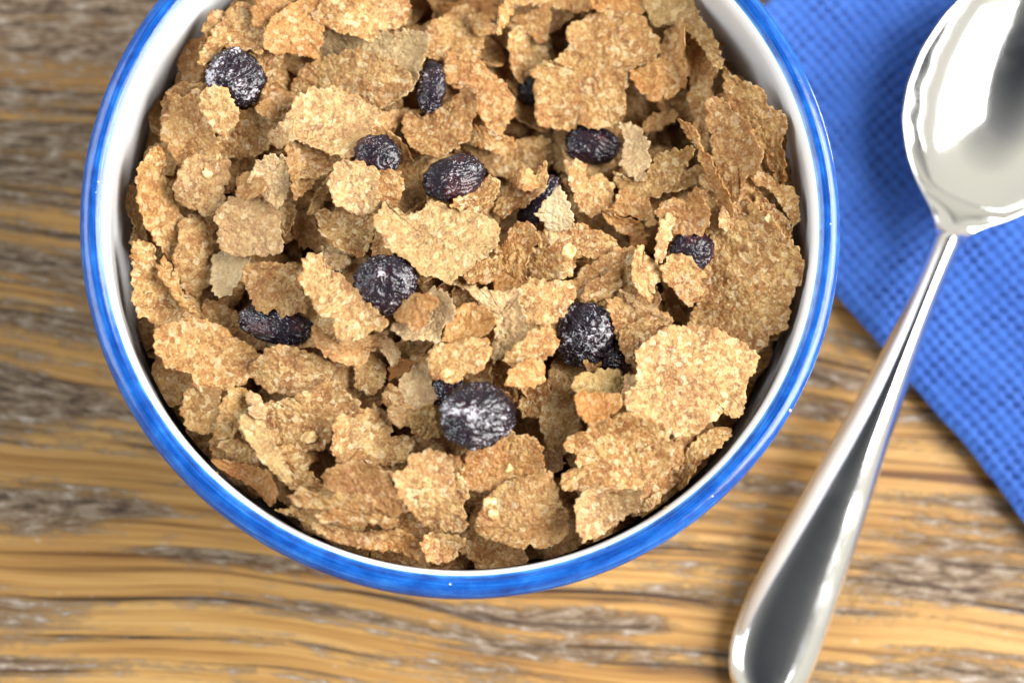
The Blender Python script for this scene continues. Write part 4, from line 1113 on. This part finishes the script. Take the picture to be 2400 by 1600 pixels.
        cre2 = 1 - np.abs(pn(wx * 3.2 - dz_ * 1.7, wy * 3.2 + dz_ * 1.2, seed + 40))
        f_ = 1.03 + .07 * s1 - .13 * np.clip(cre - .55, 0, 1) ** 1.3 / .45 - .05 * np.clip(cre2 - .5, 0, 1) / .5 + .008 * pn(wx * 6, wy * 6 + dz_ * 4, seed + 60)
        sq = 1 - .06 * (np.abs(dx) ** 4 + np.abs(dy) ** 4) + .03
        V = np.stack([dx * rxm * f_ * sq, dy * rym * f_ * sq, dz_ * hz * f_], -1).reshape(-1, 3)
        p0 = c
        o = obj('raisin', mesh_from('raisin', V, ring_quads(nvv - 1, nu), M_RAISIN), label=label, cat='raisin', group='raisins in the cereal')
        o.matrix_world = Matrix(((Rm[0, 0], Rm[1, 0], Rm[2, 0], p0[0]), (Rm[0, 1], Rm[1, 1], Rm[2, 1], p0[1]), (Rm[0, 2], Rm[1, 2], Rm[2, 2], p0[2]), (0, 0, 0, 1)))
        o['bloom'] = float(bloom)
        NAMED.append((o, p0))
        RAIS.append((p0[0], p0[1], max(rxm, rym)))
        W = p0 + V @ Rm
        stamp(W)
# flakes below the top that still show stay things of their own; those wholly covered join the heap
for (p0, Rm, Wt, Wb, q_), tone, warm in FILL:
    seen = (Wt[:, 2] > hm[cells(Wt[:, 0], Wt[:, 1])] - 0.0012).mean()
    if seen > 0.08:
        PLAIN.append((flake_object(p0, Rm, Wt, Wb, q_, 'partly buried bran flake', 'half hidden flakes under the top layer', tone, warm), p0))
    else:
        AV.append(np.concatenate([Wt, Wb])); AQ.append(q_ + off); off += len(Wt) * 2
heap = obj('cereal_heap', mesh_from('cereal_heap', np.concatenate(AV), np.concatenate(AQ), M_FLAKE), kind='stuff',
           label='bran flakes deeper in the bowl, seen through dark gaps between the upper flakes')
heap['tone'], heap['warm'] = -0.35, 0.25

# crumbs clinging to the glaze
for i, (sx_, sy_) in enumerate(((452, 1036), (473, 1052), (508, 1108), (430, 985), (560, 1150), (1748, 985), (1700, 1050), (1560, 1190), (330, 800), (1905, 690))):
    r_ = np.random.RandomState(600 + i)
    z = 0.0575
    d = rays([(sx_, sy_)])[0]
    for zz in np.linspace(0.061, 0.040, 400):                      # first point of the wall along the line of sight
        X = CAM + d * ((zz - CAM[2]) / d[2])
        if math.hypot(X[0], X[1]) > np.interp(zz, [0.04, 0.05, 0.057, 0.0592, 0.0605, 0.0614], [0.0686, 0.0692, 0.06935, 0.0695, 0.0699, 0.0706]) - 0.0001:
            break
    rr2 = r_.uniform(0.00025, 0.0005)
    aa, ph = np.linspace(0, 2 * np.pi, 12, endpoint=False), np.linspace(0.001, np.pi - 0.001, 8)
    V = np.stack([np.sin(ph)[:, None] * np.cos(aa), np.sin(ph)[:, None] * np.sin(aa), np.cos(ph)[:, None] * np.ones(12)], -1).reshape(-1, 3)
    V = V * (1 + 0.5 * pn(V[:, 0] * 1.7 + V[:, 2], V[:, 1] * 1.7, i + 3))[:, None] * np.array([1, 0.7, 0.6]) * rr2
    o = obj('cereal_crumb', mesh_from('cereal_crumb', V, ring_quads(7, 12), M_FLAKE), label='tiny bran crumb clinging to the white inner wall of the bowl', cat='crumb', group='crumbs on the bowl wall')
    o.location = X; o.rotation_euler = (r_.rand() * 3, r_.rand() * 3, r_.rand() * 3)
    o['tone'], o['warm'] = 0.0, 0.1

# the plainer flakes are told apart by the two distinctive pieces they lie between
CUT = (' against', ' with', ' of ', ' right', ' left', ' cut', ' over', ' beside', ' below', ' under', ' behind', ' above', ' at ', ' near', ' by ', ' in ', ' on ', ' lying', ' leaning',
       ' standing', ' wedged', ' poking', ' mostly', ' between', ' tucked', ' hidden', ' down', ' half', ' hanging', ' carrying', ' covering', ' touching', ' squeezed', ' pointing', ' resting',
       ' arching', ' sloping', ' slanting', ' just', ' low ', ' topmost', ' like', ',', ' edge')
heads = {}
for o, p in NAMED:
    h = o['label']
    n_at = min([h.find(c) for c in CUT if h.find(c) > 0] + [len(h)])
    heads.setdefault(h[:n_at], []).append(p)
heads = [(h, p[0]) for h, p in heads.items() if len(p) == 1 and 3 <= len(h.split()) <= 5]
taken = set()
for o, p in PLAIN:
    near = sorted(heads, key=lambda z: math.hypot(z[1][0] - p[0], z[1][1] - p[1]))[:5]
    start = 'half buried flake' if 'hidden' in o['group'] else 'plain flake'
    for i1, i2 in ((0, 1), (0, 2), (1, 2), (0, 3), (1, 3), (2, 3), (0, 4)):
        text = start + ' between the %s and the %s' % (near[i1][0], near[i2][0])
        if text not in taken:
            break
    taken.add(text)
    o['label'] = text
print('top level', hm[rr_ < 0.06].mean() - RIM_Z, hm[rr_ < 0.068].max() - RIM_Z, 'wall', hm[(rr_ > .06) & (rr_ < .067)].mean() - RIM_Z, used, len(PLAIN))
print('tris', sum(len(o.data.polygons) * 2 for o in bpy.data.objects if o.type == 'MESH'))
